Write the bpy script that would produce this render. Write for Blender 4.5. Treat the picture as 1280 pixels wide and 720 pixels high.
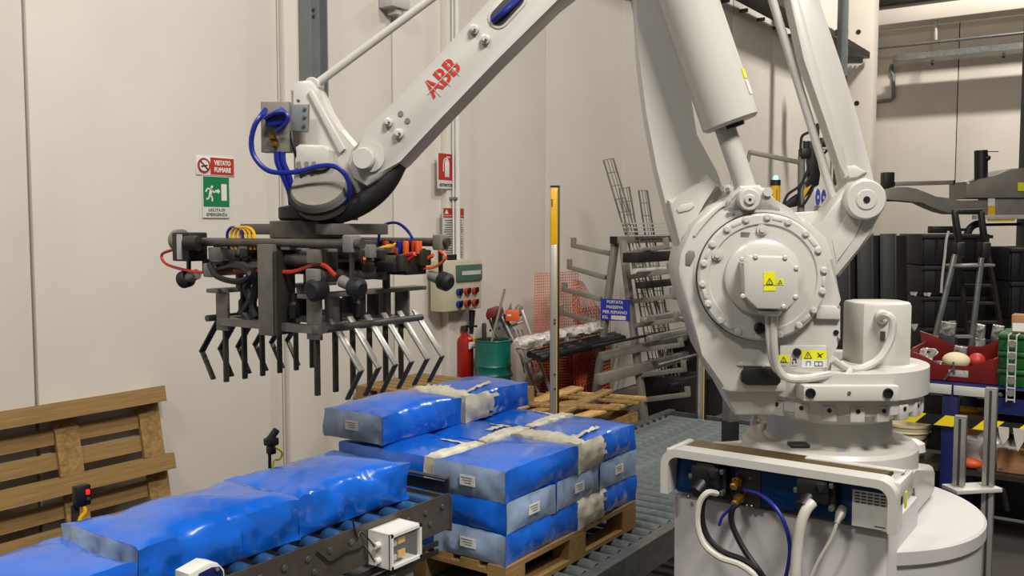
import bpy, bmesh, math, random
from mathutils import Vector as V, Matrix, noise
random.seed(7)
for _o in list(bpy.data.objects): bpy.data.objects.remove(_o)
SC = bpy.context.scene
COL = SC.collection
PI = math.pi
# ------------------------------------------------------------------ camera
H = 2.0
YAW, PITCH, FPX = math.radians(35), math.radians(3.78), 1150.0
FW = V((math.cos(YAW), math.sin(YAW), 0)); RT = V((math.sin(YAW), -math.cos(YAW), 0)); UP = V((0, 0, 1))
cd = FW*math.cos(PITCH) - UP*math.sin(PITCH); cu = FW*math.sin(PITCH) + UP*math.cos(PITCH)
cam_data = bpy.data.cameras.new('camera'); cam = bpy.data.objects.new('camera', cam_data); COL.objects.link(cam)
cam_data.sensor_width = 36; cam_data.lens = FPX/1280*36; cam_data.clip_start = .05
cam.matrix_world = Matrix.Translation((0, 0, H)) @ Matrix((RT, cu, -cd)).transposed().to_4x4()
SC.camera = cam
# ------------------------------------------------------------------ world, lamps, exposure
w = bpy.data.worlds.new('world'); SC.world = w; w.use_nodes = True
w.node_tree.nodes['Background'].inputs[0].default_value = (1, .95, .89, 1)
w.node_tree.nodes['Background'].inputs[1].default_value = .20
def lamp(name, loc, aim, sx, sy, power, col=(1, .96, .90)):
    d = bpy.data.lights.new(name, 'AREA'); d.shape = 'RECTANGLE'; d.size = sx; d.size_y = sy; d.energy = power; d.color = col
    o = bpy.data.objects.new(name, d); COL.objects.link(o); o.location = loc
    o.rotation_euler = (V(aim) - V(loc)).to_track_quat('-Z', 'Y').to_euler(); return o
lamp('bay_lamp', (.6, -2.2, 7.2), (2.6, 2.0, 0), 2.0, 1.0, 980)
lamp('bay_lamp', (5.2, .2, 7.4), (5.2, .6, 0), 1.2, .4, 330)
lamp('bay_lamp', (15.8, .6, 10.6), (18.5, 1.2, 3), 1.2, .5, 1650)
lamp('bay_lamp', (-2.5, 1.5, 7.2), (1.0, 4.0, 0), 1.2, .4, 330)
vs = SC.view_settings
SC.display_settings.display_device = 'sRGB'
vs.view_transform = 'Standard'; vs.look = 'None'; vs.gamma = 1; vs.use_curve_mapping = False
vs.exposure = -0.5
# ------------------------------------------------------------------ pixel rays -> points in the hall
def ray(px, py): return cd + RT*((px - 640)/FPX) + cu*((360 - py)/FPX)
CAM = V((0, 0, H))
def onplane(px, py, p0, n):
    r = ray(px, py); return CAM + r*((V(p0) - CAM).dot(n)/r.dot(n))
def atD(px, py, D): return onplane(px, py, FW*D, FW)
def atX(px, py, X): return onplane(px, py, (X, 0, 0), V((1, 0, 0)))
def atY(px, py, Y): return onplane(px, py, (0, Y, 0), V((0, 1, 0)))
def atZ(px, py, Z): return onplane(px, py, (0, 0, Z), UP)
# ------------------------------------------------------------------ materials
def lin(h):
    c = [int(h[i:i+2], 16)/255 for i in (0, 2, 4)]
    return tuple(x/12.92 if x <= .04045 else ((x+.055)/1.055)**2.4 for x in c) + (1,)
def mat(name, hexc, rough=.5, metal=0, var=.06, vscale=6, bump=0, bscale=30, stretch=None, coat=0, alpha=1, emit=0, dark=None, ridge=0):
    m = bpy.data.materials.new(name); m.use_nodes = True
    nt = m.node_tree; N = nt.nodes; L = nt.links; b = N['Principled BSDF']
    b.inputs['Roughness'].default_value = rough; b.inputs['Metallic'].default_value = metal
    c = lin(hexc)
    tc = N.new('ShaderNodeTexCoord'); mp = N.new('ShaderNodeMapping'); L.new(tc.outputs['Object'], mp.inputs[0])
    if stretch: mp.inputs['Scale'].default_value = stretch
    if var:
        n1 = N.new('ShaderNodeTexNoise'); n1.inputs['Scale'].default_value = vscale; n1.inputs['Detail'].default_value = 5
        L.new(mp.outputs[0], n1.inputs['Vector'])
        r = N.new('ShaderNodeValToRGB'); L.new(n1.outputs['Fac'], r.inputs[0])
        r.color_ramp.elements[0].position = .3; r.color_ramp.elements[1].position = .7
        d = lin(dark) if dark else tuple(x*(1-var*2.2) for x in c[:3]) + (1,)
        e = tuple(min(1, x*(1+var)) for x in c[:3]) + (1,)
        r.color_ramp.elements[0].color = d; r.color_ramp.elements[1].color = e
        L.new(r.outputs[0], b.inputs['Base Color'])
    else: b.inputs['Base Color'].default_value = c
    if bump:
        n2 = N.new('ShaderNodeTexNoise'); n2.inputs['Scale'].default_value = bscale; n2.inputs['Detail'].default_value = 4
        if ridge:
            n2.noise_type = 'RIDGED_MULTIFRACTAL'; n2.inputs['Detail'].default_value = 2; n2.inputs['Distortion'].default_value = ridge
        L.new(mp.outputs[0], n2.inputs['Vector'])
        bp = N.new('ShaderNodeBump'); bp.inputs['Strength'].default_value = bump; bp.inputs['Distance'].default_value = .01
        L.new(n2.outputs['Fac'], bp.inputs['Height']); L.new(bp.outputs[0], b.inputs['Normal'])
    if coat: b.inputs['Coat Weight'].default_value = coat; b.inputs['Coat Roughness'].default_value = .15
    if alpha < 1: b.inputs['Alpha'].default_value = alpha
    if emit: b.inputs['Emission Color'].default_value = c; b.inputs['Emission Strength'].default_value = emit
    return m
M = dict(
 wall=mat('painted_concrete_panel', 'd2cbc0', .75, var=.025, vscale=1.3, bump=.05, bscale=25),
 wall2=mat('painted_concrete_far', 'cdc5b9', .75, var=.03, vscale=1.0, bump=.05, bscale=25),
 joint=mat('panel_joint', '2a2826', .9, var=0),
 floor=mat('concrete_floor', '4c4843', .55, var=.14, vscale=1.6, bump=.05),
 ceil=mat('ceiling_concrete', '8f8a83', .9, var=.05),
 paint=mat('white_robot_paint', 'b8b5ae', .32, var=.015, vscale=4, bump=.02, bscale=120, coat=.15),
 paint2=mat('white_pedestal_paint', 'b3b0ae', .4, var=.03, vscale=3, bump=.03, bscale=40),
 steel=mat('zinc_steel', '8d8f8c', .36, .9, var=.12, vscale=18),
 steeld=mat('dull_dark_steel', '4a4740', .42, .75, var=.12, vscale=12),
 rail=mat('conveyor_rail_steel', '565046', .42, .35, var=.14, vscale=8),
 alu=mat('anodised_aluminium', 'a8a59f', .35, .7, var=.05, vscale=10, stretch=(1, 1, .1)),
 grey=mat('grey_paint', '73716c', .5, .1, var=.06),
 rackp=mat('rack_grey_paint', '807b72', .5, .2, var=.08),
 greyl=mat('light_grey_paint', 'b3b0ab', .5, var=.04),
 gsteel=mat('gripper_steel', '5f5b55', .4, .7, var=.12, vscale=14),
 plate=mat('brushed_plate', '6f6b65', .42, .45, var=.12, vscale=14),
 strut=mat('painted_strut_grey', '757a79', .5, .3, var=.05),
 black=mat('black_plastic', '060607', .5, var=.1),
 rubber=mat('black_rubber', '08080a', .6, var=.1),
 dark=mat('dark_sheet', '110e0c', .55, var=.2, vscale=3),
 red=mat('red_paint', '96180f', .35, var=.1),
 redl=mat('red_print', 'a8281f', .5, var=.04),
 redd=mat('dark_red_paint', '56100a', .45, var=.12),
 redc=mat('red_crate_plastic', '68130d', .4, var=.12),
 orange=mat('orange_plastic', 'd0561d', .5, var=.08),
 yellow=mat('yellow_paint', 'd9a60f', .4, var=.06),
 ysign=mat('yellow_sticker', 'd6d210', .5, var=.02),
 green=mat('green_drum_paint', '0c6052', .35, var=.1),
 greenc=mat('green_crate_plastic', '0c5222', .45, var=.12),
 greens=mat('green_sign', '0b6e3f', .5, var=.04),
 white=mat('white_print', 'cfccc6', .5, var=.02),
 label=mat('paper_label', 'cfcfc8', .6, var=.05, vscale=30),
 blues=mat('blue_sign', '1b2f9c', .45, var=.03),
 bluep=mat('blue_connector_plate', '0d3a6e', .22, .55, var=.1, vscale=3),
 bench=mat('blue_bench_paint', '0f1850', .4, var=.08),
 hose=mat('blue_hose', '14227e', .35, var=.05),
 brass=mat('brass', 'a8813a', .3, .9, var=.1),
 gold=mat('bronzed_strip', '6d5c2d', .3, .7, var=.15, vscale=3),
 wood=mat('pallet_wood', '8d6e3d', .75, var=.2, vscale=5, bump=.25, bscale=14, stretch=(1, 9, 9)),
 woodl=mat('fresh_wood', 'bb9355', .75, var=.2, vscale=5, bump=.2, bscale=14, stretch=(1, 9, 9)),
 card=mat('cardboard', '9a7046', .8, var=.1),
 film=mat('blue_bag_film', '0b5ac0', .25, var=.05, vscale=7, bump=.55, bscale=8, coat=.35, ridge=.9),
 clear=mat('translucent_bag_end', '8a9db8', .25, var=.14, vscale=9, bump=.5, bscale=10, coat=.3, ridge=1.0),
 beige=mat('beige_bag_mouth', 'c9c3ae', .4, var=.12, vscale=14, bump=.5, bscale=26),
 roll=mat('blue_roller_sleeve', '274b76', .3, var=.07, coat=.2),
 rollz=mat('zinc_roller', '727a7a', .38, .45, var=.14, vscale=25),
 pvc=mat('ivory_hose', 'b9b4a8', .45, var=.06),
 box=mat('switchbox_ivory', 'b3ae93', .5, var=.04),
 smoke=mat('smoked_window', '44604f', .15, var=.05),
 wrap=mat('plastic_wrap', 'c6c0b8', .2, var=.3, vscale=20, bump=.6, bscale=30),
 cover=mat('foil_pack', '8d8a84', .25, .4, var=.4, vscale=25, bump=.6, bscale=40),
 foam=mat('cream_foam', 'c9bb95', .8, var=.05),
 logo=mat('red_logo', 'b3241a', .5, var=0),
 ink=mat('dark_ink', '2b2b2c', .6, var=0),
 led=mat('red_led', 'ff1a10', .4, var=0, emit=2.0),
 lens=mat('beacon_lens', 'b6ffe6', .3, var=0, emit=.7),
 glass=None,
)
def glassmat():
    m = bpy.data.materials.new('clear_polycarbonate'); m.use_nodes = True; b = m.node_tree.nodes['Principled BSDF']
    b.inputs['Base Color'].default_value = (.9, .93, .93, 1); b.inputs['Roughness'].default_value = .08; b.inputs['Alpha'].default_value = .07
    b.inputs['Specular IOR Level'].default_value = .25
    return m
M['glass'] = glassmat()
def stripes():
    m = bpy.data.materials.new('hazard_stripes'); m.use_nodes = True; nt = m.node_tree; N = nt.nodes; L = nt.links
    tc = N.new('ShaderNodeTexCoord'); mp = N.new('ShaderNodeMapping'); sx = N.new('ShaderNodeSeparateXYZ'); L.new(tc.outputs['Object'], mp.inputs[0]); L.new(mp.outputs[0], sx.inputs[0])
    a = N.new('ShaderNodeMath'); a.operation = 'ADD'; L.new(sx.outputs['Y'], a.inputs[0]); L.new(sx.outputs['Z'], a.inputs[1])
    f = N.new('ShaderNodeMath'); f.operation = 'MULTIPLY'; f.inputs[1].default_value = 4.6; L.new(a.outputs[0], f.inputs[0])
    g = N.new('ShaderNodeMath'); g.operation = 'FRACT'; L.new(f.outputs[0], g.inputs[0])
    h = N.new('ShaderNodeMath'); h.operation = 'GREATER_THAN'; h.inputs[1].default_value = .5; L.new(g.outputs[0], h.inputs[0])
    mx = N.new('ShaderNodeMix'); mx.data_type = 'RGBA'; L.new(h.outputs[0], mx.inputs[0]); mx.inputs[6].default_value = lin('e6cf12'); mx.inputs[7].default_value = lin('121212')
    L.new(mx.outputs[2], N['Principled BSDF'].inputs['Base Color']); N['Principled BSDF'].inputs['Roughness'].default_value = .5
    return m
M['hazard'] = stripes()
# ------------------------------------------------------------------ mesh builder
ORI = {}
def frame3(z, x=None):
    z = V(z).normalized(); a = V(x) if x is not None else (V((1, 0, 0)) if abs(z.z) > .9 else UP)
    x = (a - z*a.dot(z)).normalized(); return x, z.cross(x), z
class MB:
    def __init__(s): s.bm = bmesh.new()
    def box(s, c, size, rot=None, bev=0):
        T = Matrix.Translation(V(c)) @ ((rot.to_4x4() if rot else Matrix.Identity(4)) @ Matrix.Diagonal((*size, 1)))
        r = bmesh.ops.create_cube(s.bm, size=1, matrix=T)
        if bev: s.bev(r['verts'], bev)
        return s
    def bev(s, verts, b, seg=2):
        es = list({e for v in verts for e in v.link_edges}); bmesh.ops.bevel(s.bm, geom=es, offset=b, segments=seg, affect='EDGES', profile=.5, clamp_overlap=True)
    def bar(s, p0, p1, wx, wy, up=None, bev=0):
        p0, p1 = V(p0), V(p1); x, y, z = frame3(p1 - p0, up)
        return s.box((p0 + p1)/2, (wx, wy, (p1 - p0).length), Matrix((x, y, z)).transposed(), bev)
    def ring(s, c, x, y, r, seg): return [s.bm.verts.new(c + (x*math.cos(a) + y*math.sin(a))*r) for a in (2*PI*i/seg for i in range(seg))]
    def skin(s, rings, close=False):
        for A, B in zip(rings, rings[1:]):
            n = len(A)
            for i in range(n): s.bm.faces.new((A[i], A[(i+1) % n], B[(i+1) % n], B[i]))
    def cyl(s, p0, p1, r0, r1=None, seg=16):
        p0, p1 = V(p0), V(p1); x, y, z = frame3(p1 - p0); r1 = r0 if r1 is None else r1
        A, B = s.ring(p0, x, y, r0, seg), s.ring(p1, x, y, r1, seg); s.skin([A, B]); s.bm.faces.new(A[::-1]); s.bm.faces.new(B); return s
    def lathe(s, o, axis, prof, seg=32):
        o = V(o); x, y, z = frame3(axis)
        R = [s.ring(o + z*h, x, y, max(r, 1e-4), seg) for r, h in prof]; s.skin(R); s.bm.faces.new(R[0][::-1]); s.bm.faces.new(R[-1]); return s
    def tube(s, pts, r, seg=8, sub=5, smooth=True):
        P = [V(p) for p in pts]
        if smooth and len(P) > 2:
            Q = []
            for i in range(len(P)-1):
                a, b, c, d = P[max(i-1, 0)], P[i], P[i+1], P[min(i+2, len(P)-1)]
                for k in range(sub):
                    t = k/sub; Q.append(.5*((2*b) + (c-a)*t + (2*a-5*b+4*c-d)*t*t + (3*b-a-3*c+d)*t**3))
            P = Q + [P[-1]]
        R = []; x = None
        for i, p in enumerate(P):
            t = (P[min(i+1, len(P)-1)] - P[max(i-1, 0)])
            x, y, z = frame3(t, x if x is not None and abs(x.dot(t.normalized())) < .98 else None); R.append(s.ring(p, x, y, r, seg))
        s.skin(R); s.bm.faces.new(R[0][::-1]); s.bm.faces.new(R[-1]); return s
    def prism(s, pts, vec, bev=0, seg=2):
        vec = V(vec); A = [s.bm.verts.new(V(p)) for p in pts]; B = [s.bm.verts.new(V(p) + vec) for p in pts]
        s.skin([A, B]); s.bm.faces.new(A[::-1]); s.bm.faces.new(B)
        if bev:
            fs = set(A); fb = set(B)
            es = [e for v in A for e in v.link_edges if all(q in fs for q in e.verts)] + [e for v in B for e in v.link_edges if all(q in fb for q in e.verts)]
            bmesh.ops.bevel(s.bm, geom=list(set(es)), offset=bev, segments=seg, affect='EDGES', profile=.5, clamp_overlap=True)
        return s
    def ball(s, c, r, sub=2, sc=(1, 1, 1)):
        bmesh.ops.create_icosphere(s.bm, subdivisions=sub, radius=r, matrix=Matrix.Translation(V(c)) @ Matrix.Diagonal((*sc, 1))); return s
    def strip(s, pts, w, t, wdir):
        for a, b in zip(pts, pts[1:]):
            a, b = V(a), V(b); e = (b-a).normalized()*t*.4; s.bar(a-e, b+e, w, t, wdir)
        return s
    def build(s, name, m, parent=None, loc=None, sharp=32, **props):
        bm = s.bm
        bmesh.ops.recalc_face_normals(bm, faces=bm.faces)
        o0 = ORI.get(parent.name, V((0, 0, 0))) if parent else (V(loc) if loc is not None else None)
        if o0 is None:
            xs = [v.co for v in bm.verts]; o0 = V(((min(c.x for c in xs)+max(c.x for c in xs))/2, (min(c.y for c in xs)+max(c.y for c in xs))/2, min(c.z for c in xs)))
        bmesh.ops.translate(bm, verts=bm.verts, vec=-o0)
        me = bpy.data.meshes.new(name); bm.to_mesh(me); bm.free()
        for k in (m if isinstance(m, (list, tuple)) else [m]): me.materials.append(M[k] if isinstance(k, str) else k)
        for p in me.polygons: p.use_smooth = True
        me.set_sharp_from_angle(angle=math.radians(sharp))
        o = bpy.data.objects.new(name, me); COL.objects.link(o)
        if parent: o.parent = parent; ORI[o.name] = o0
        else: o.location = o0; ORI[o.name] = o0
        for k, v in props.items(): o[k] = v
        return o
def tag(o, label, cat, group=None):
    o['label'] = label; o['category'] = cat
    if group: o['group'] = group
    return o
def thing(name, label, cat, loc, group=None):
    o = bpy.data.objects.new(name, None); COL.objects.link(o); o.location = V(loc); o.empty_display_size = .1; ORI[o.name] = V(loc)
    return tag(o, label, cat, group)
def piece(name, me, m, parent, loc, rot=None):
    o = bpy.data.objects.new(name, me); COL.objects.link(o); o.parent = parent; o.location = V(loc) - ORI.get(parent.name, V((0, 0, 0)))
    if rot is not None: o.rotation_euler = rot
    return o
def dup(root, loc, rot=None, label=None, group=None):
    r = root.copy(); COL.objects.link(r); r.location = V(loc); ORI[r.name] = V(loc)
    if rot is not None: r.rotation_euler = rot
    if label: r['label'] = label
    if group: r['group'] = group
    for ch in list(root.children):
        c = ch.copy(); COL.objects.link(c); c.parent = r
        for g in list(ch.children):
            d = g.copy(); COL.objects.link(d); d.parent = c
    return r
def unit_mesh(name, m, bev=.0):
    b = MB(); b.box((0, 0, 0), (1, 1, 1)); o = b.build(name, m, loc=(0, 0, 0)); me = o.data; bpy.data.objects.remove(o); return me
def text(string, o, xd, yd, size, m, parent, name='lettering', bold=0, width=None, align='CENTER'):
    cu_ = bpy.data.curves.new('lettering_curve', 'FONT'); cu_.body = string; cu_.size = size; cu_.offset = bold; cu_.align_x = align; cu_.align_y = 'CENTER'; cu_.extrude = 0.0004; cu_.resolution_u = 3
    t = bpy.data.objects.new('lettering_curve', cu_); COL.objects.link(t)
    me = bpy.data.meshes.new_from_object(t.evaluated_get(bpy.context.evaluated_depsgraph_get())); bpy.data.objects.remove(t); bpy.data.curves.remove(cu_)
    xd = V(xd).normalized(); yd = V(yd).normalized(); z = xd.cross(yd); k = 1
    if width and len(me.vertices):
        xs = [v.co.x for v in me.vertices]; k = width/(max(xs) - min(xs))
    T = Matrix((xd, yd, z)).transposed(); o = V(o) - ORI.get(parent.name, V((0, 0, 0))) + z*.0012
    for v in me.vertices: v.co = T @ V((v.co.x*k, v.co.y, v.co.z)) + o
    me.materials.clear(); me.materials.append(M[m]); me.name = name
    ob = bpy.data.objects.new(name, me); COL.objects.link(ob); ob.parent = parent; return ob
def basis(x, y): x = V(x).normalized(); y = V(y).normalized(); return Matrix((x, y, x.cross(y))).transposed()
# ================================================================== SETTING
WY = 5.35          # the long wall on the left
WX = 21.5          # the far wall
MB().box((11, -2.5, -.1), (34, 20, .2)).build('floor', 'floor', kind='structure')
MB().box((11, -2.5, 11.1), (34, 20, .2)).build('ceiling', 'ceil', kind='structure')
wl = MB().box((8.8, WY+.16, 5.5), (26, .2, 11)).build('wall_left', 'joint', kind='structure')
seams = [-4.0, -1.6, .4, atY(37, 250, WY).x, atY(350, 250, WY).x, atY(491, 200, WY).x, atY(682, 150, WY).x, atY(777, 150, WY).x, atY(916, 60, WY).x, atY(965, 100, WY).x, atY(1024, 100, WY).x, WX]
for i, (a, b) in enumerate(zip(seams, seams[1:])):
    off = random.uniform(-.006, .006)
    g = .012 if i in (3, 5) else .006
    MB().box(((a+b)/2, WY+.06+off, 5.5), (b-a-2*g, .12, 10.98), bev=.006).build('panel', 'wall', wl)
wb = MB().box((WX+.16, -2, 5.5), (.2, 15.4, 11)).build('wall_back', 'joint', kind='structure')
ys = [WY, atX(1090, 150, WX).y, atX(1196, 150, WX).y, atX(1278, 150, WX).y, -.9, -3.5, -6.5, -9.6]
for a, b in zip(ys, ys[1:]): MB().box((WX+.06, (a+b)/2, 5.5), (.12, abs(a-b)-.02, 10.98), bev=.006).build('panel', 'wall2', wb)
for px, py in ((52, 403), (83, 400), (110, 400), (112, 392), (243, 262), (212, 175)):
    q = atY(px, py, WY); MB().cyl(q-V((0, .002, 0)), q+V((0, .03, 0)), .006, seg=8).build('anchor_hole', 'ink', wl)
# pilaster strips on the long wall
p0 = atY(349, 100, WY).x; p1 = atY(396, 100, WY).x
MB().box(((p0+p1)/2, WY-.03, 5.5), (p1-p0, .07, 11), bev=.008).build('trim_1', 'wall', kind='structure')
p0 = atY(550, 100, WY).x; p1 = atY(582, 100, WY).x
MB().box(((p0+p1)/2, WY-.04, 5.5), (p1-p0, .09, 11), bev=.008).build('trim_2', 'wall', kind='structure')
# corner column, its corbel, lintel beam
c0 = atX(1057, 150, WX-2.2); c1 = atX(1089, 150, WX-2.2)
col = MB()
col.box((WX-2.0, (c0.y+c1.y)/2, 5.5), (.4, c0.y-c1.y, 11), bev=.015)
col = col.build('column_corner', 'wall2', kind='structure')
for px, py in ((1073, 40), (1071, 129)):
    p = atX(px, py, WX-2.2); MB().cyl(p-V((.006, 0, 0)), p+V((.03, 0, 0)), .05, seg=12).build('anchor_hole', 'black', col)
ba = atX(1089, 33, WX-1.0); bt = atX(1089, 14, WX-1.0)
MB().box((WX-.7, -2.2, (ba.z+bt.z)/2), (.6, 2*(ba.y+2.2), bt.z-ba.z), bev=.02).build('lintel_beam', 'wall2', kind='structure')
MB().box((WX-.85, -2.2, bt.z+.16), (.5, 2*(ba.y+2.2), .16), bev=.01).build('lintel_beam', 'steeld', kind='structure')
# grey strut hanging down the pilaster
t = thing('steel_strut', 'blue grey steel channel strut fixed down the wall above robot wrist', 'strut', atY(387, 124, WY-.15))
a = atY(377, 0, WY-.1).x; b = atY(398, 0, WY-.1).x; zb = atY(387, 122, WY-.1).z
MB().box(((a+b)/2, WY-.095, (zb+10.9)/2), (b-a, .05, 10.9-zb)).build('web', 'strut', t)
for x in (a, b): MB().box((x, WY-.13, (zb+10.9)/2), (.012, .12, 10.9-zb)).build('flange', 'strut', t)
for py in (12, 20):
    p = atY(391, py, WY-.12); MB().cyl(p, p-V((0, .02, 0)), .012, seg=8).build('bolt', 'steel', t)
# conduits by the pilaster
def conduit(px, r, label, off, ytop=0, ybot=330, clips=()):
    t = thing('conduit', label, 'conduit', atY(px, ybot, WY-off))
    b = atY(px, ybot, WY-off); MB().cyl(b, (b.x, b.y, 10.95), r, seg=12).build('pipe', 'white', t)
    for py in clips:
        p = atY(px, py, WY-off); MB().box(p + V((0, .03, 0)), (.055, off+.0, .02)).box(p-V((0, r+.004, 0)), (r*2.6, .012, .03)).build('clip', 'grey', t)
conduit(572, .026, 'thick white conduit pipe running up from the switch box', .12)
conduit(583.5, .014, 'thin white conduit with dark clips right of thick conduit', .06, clips=(5, 193, 285))
conduit(567, .010, 'thin white cable pipe left of the thick conduit by the pilaster', .115, clips=(248,))
p = atY(493, 5, WY-.08)
MB().box(p, (.22, .16, .09), bev=.01).box(p+V((0, 0, -.06)), (.06, .1, .06)).build('junction_box', 'greyl')
tag(bpy.data.objects['junction_box'], 'small grey junction box high on the wall seam', 'junction box')
# overhead cable tray on the long wall
def tray(name, label, A, B, wdir, wid, ndir, rungs, m='steeld'):
    A, B = V(A), V(B); t = thing(name, label, 'cable tray', (A+B)/2)
    wdir = V(wdir); up = UP
    MB().bar(A, B, .01, wid, UP).build('tray_bottom', m, t)
    for s in (-1, 1): MB().bar(A+wdir*s*wid/2+UP*.06, B+wdir*s*wid/2+UP*.06, .12, .012, UP).build('tray_side', m, t)
    for i in range(rungs):
        p = A.lerp(B, (i+.5)/rungs); MB().bar(p+UP*.12-wdir*wid*.5, p+UP*.12+wdir*wid*.5, .03, .02, UP).build('cross_bar', 'black', t)
    for i in range(0, rungs):
        p = A.lerp(B, (i+.5)/rungs)+wdir*wid*.5*ndir; MB().bar(p-UP*.05, p-UP*.05+wdir*ndir*.12, .05, .04, UP).build('bracket', 'steeld', t)
    for k in (-.3, -.1, .12, .3): MB().cyl(A+wdir*wid*k+UP*.035, B+wdir*wid*k+UP*.035, .024, seg=8).build('cable', 'greyl' if k > 0 else 'black', t)
a = atY(893, 12, WY-.55); b = atY(1046, 71, WY-.55); zt = (a.z+b.z)/2+.42
tray('cable_tray', 'long dark cable tray running high along the left wall', (a.x-2.5, WY-.34, zt), (WX-2.3, WY-.34, zt), (0, 1, 0), .42, 1, 14)
c = atX(1110, 77, WX-1.0)
tray('cable_tray', 'cable tray crossing the far wall under the concrete beam', (WX-.75, c1.y-.1, c.z), (WX-.75, -6, c.z), (1, 0, 0), .5, 1, 8, 'steel')
t = thing('tray_hanger', 'thin threaded hanger holding the far cable tray under the beam', 'hanger', atX(1170, 50, WX-.8))
p = atX(1170, 50, WX-.8); q = atX(1170, 18, WX-.8)
MB().cyl(p, q, .03, seg=8).build('rod', 'greyl', t); MB().box(q, (.1, .2, .08)).build('clamp', 'steeld', t)
a = atX(1092, 61, WX-.9); b = atX(1279, 42, WX-.9)
tag(MB().cyl(a, (a.x, -6, a.z), .028, seg=8).build('thin_pipe', 'steel', loc=a), 'thin steel pipe running above the far cable tray', 'pipe')
# steel downpipe in front of the column
a = atD(1052, 95, 15.0); b = atD(1052, -40, 15.5)
t = thing('steel_pipe', 'blue grey steel downpipe in front of the corner column', 'pipe', a)
MB().cyl(a, (a.x, a.y, 10.98), .085, seg=14).build('pipe', 'strut', t)
for py in (45, 70): p = atD(1052, py, 15.5); MB().cyl(p, p+UP*.1, .105, seg=14).build('coupling', 'steel', t)
a = atD(1046, 75, 15.5); MB().bar(a+FW*.02, a+FW*.0+RT*.42, .1, .1, UP).build('bracket', 'steeld', t)
# bent rod and cable drop on the far wall
tag(MB().tube([atX(1095, 127, WX-.05), atX(1114, 125, WX-.05), atX(1116.5, 122, WX-.05), atX(1117, 95, WX-.05), atX(1113, 88, WX-.05), atX(1115, 80, WX-.05)], .04, smooth=False).build('bent_pipe', 'grey'), 'bent grey pipe on the far wall under the cable tray', 'pipe')
tag(MB().cyl(atX(1091, 88, WX-.1), atX(1087, 330, WX-.1), .035, seg=8).build('cable_drop', 'greyl'), 'vertical cable pipe at the edge of the corner column', 'pipe')
# ------------------------------------------------------------------ wall signs
XN = V((-1, 0, 0)); SX = V((1, 0, 0))
def plaque(name, label, px0, py0, px1, py1, Y, m='white', th=.012, cat='sign'):
    a = atY(px0, (py0+py1)/2, Y); b = atY(px1, (py0+py1)/2, Y); zc = V((0, 0, 0))
    pm = (px0+px1)/2; z1 = atY(pm, py0, Y).z; z0 = atY(pm, py1, Y).z
    c = V(((a.x+b.x)/2, Y, (z0+z1)/2)); t = thing(name, label, cat, c + V((0, 0, -(z1-z0)/2)))
    MB().box(c + V((0, th/2, 0)), (b.x-a.x, th, z1-z0), bev=.002).build('board', m, t)
    return t, c, b.x-a.x, z1-z0
def pan(t, c, dx, dz, w, h, m, name='print', y=.0): return MB().box(c + V((dx, -.001-y, dz)), (w, .002, h)).build(name, m, t)
t, c, w_, h_ = plaque('no_smoking_sign', 'red and white VIETATO FUMARE no smoking sign above the exit sign', 245.5, 196, 293, 219.5, WY-.014)
pan(t, c, w_*.17, 0, w_*.62, h_*.9, 'redl', 'red_field')
g = MB(); cc = c+V((-w_*.315, -.003, 0)); r = h_*.4
g.lathe(cc, (0, -1, 0), [(r*.74, 0), (r*.74, .003), (r, .003), (r, 0)], 28); g.bar(cc+V((-r*.6, -.002, r*.6)), cc+V((r*.6, -.002, -r*.6)), .004, r*.22, (0, 1, 0)); g.build('prohibition_ring', 'redl', t)
g = MB(); g.lathe(cc+V((0, -.0035, 0)), (0, -1, 0), [(r*.72, 0), (r*.72, .0003)], 24); g.build('ring_ground', 'white', t)
g = MB(); g.bar(cc+V((-r*.5, -.005, -r*.15)), cc+V((r*.5, -.005, r*.05)), .003, r*.18, (0, 1, 0)); g.bar(cc+V((-r*.6, -.006, r*.55)), cc+V((r*.6, -.006, -r*.55)), .003, r*.16, (0, 1, 0)); g.build('cigarette', 'ink', t)
text('VIETATO', c+V((w_*.17, -.0025, h_*.17)), SX, UP, h_*.34, 'white', t, width=w_*.44, bold=.002); text('FUMARE', c+V((w_*.17, -.0025, -h_*.2)), SX, UP, h_*.34, 'white', t, width=w_*.44, bold=.002)
t, c, w_, h_ = plaque('exit_sign', 'green emergency exit sign with running man and USCITA DI EMERGENZA', 253.5, 220.5, 287, 272.5, WY-.018)
pan(t, c, 0, h_*.13, w_*.96, h_*.72, 'greens', 'green_field')
g = MB(); k = w_; B = c+V((0, -.003, h_*.12))
def q(x, z): return B+V((x*k, 0, z*k))
g.ball(q(-.17, .16), .05*k, 1, (1, .1, 1)); g.bar(q(-.19, .1), q(-.24, -.08), .002, .1*k, (0, 1, 0))
for a, b in (((-.24, -.08), (-.16, -.18)), ((-.16, -.18), (-.17, -.29)), ((-.25, -.08), (-.3, -.2)), ((-.3, -.2), (-.38, -.22)), ((-.2, .1), (-.34, .1)), ((-.34, .1), (-.4, .0)), ((-.18, .08), (-.1, -.02)), ((-.1, -.02), (-.04, .02))): g.bar(q(*a), q(*b), .002, .05*k, (0, 1, 0))
g.build('running_man', 'white', t)
g = MB(); g.box(q(.28, 0), (.2*k, .002, .52*k)); g.build('doorway_print', 'white', t)
g = MB(); g.box(q(.0, .03), (.1*k, .002, .08*k)); g.prism([q(.05, .12), q(.13, .03), q(.05, -.06)], (0, -.002, 0)); g.build('arrow', 'white', t)
text('USCITA DI', c+V((0, -.002, -h_*.31)), SX, UP, h_*.105, 'ink', t, width=w_*.6); text('EMERGENZA', c+V((0, -.002, -h_*.42)), SX, UP, h_*.105, 'ink', t, width=w_*.76)
Yp = WY-.088
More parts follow.
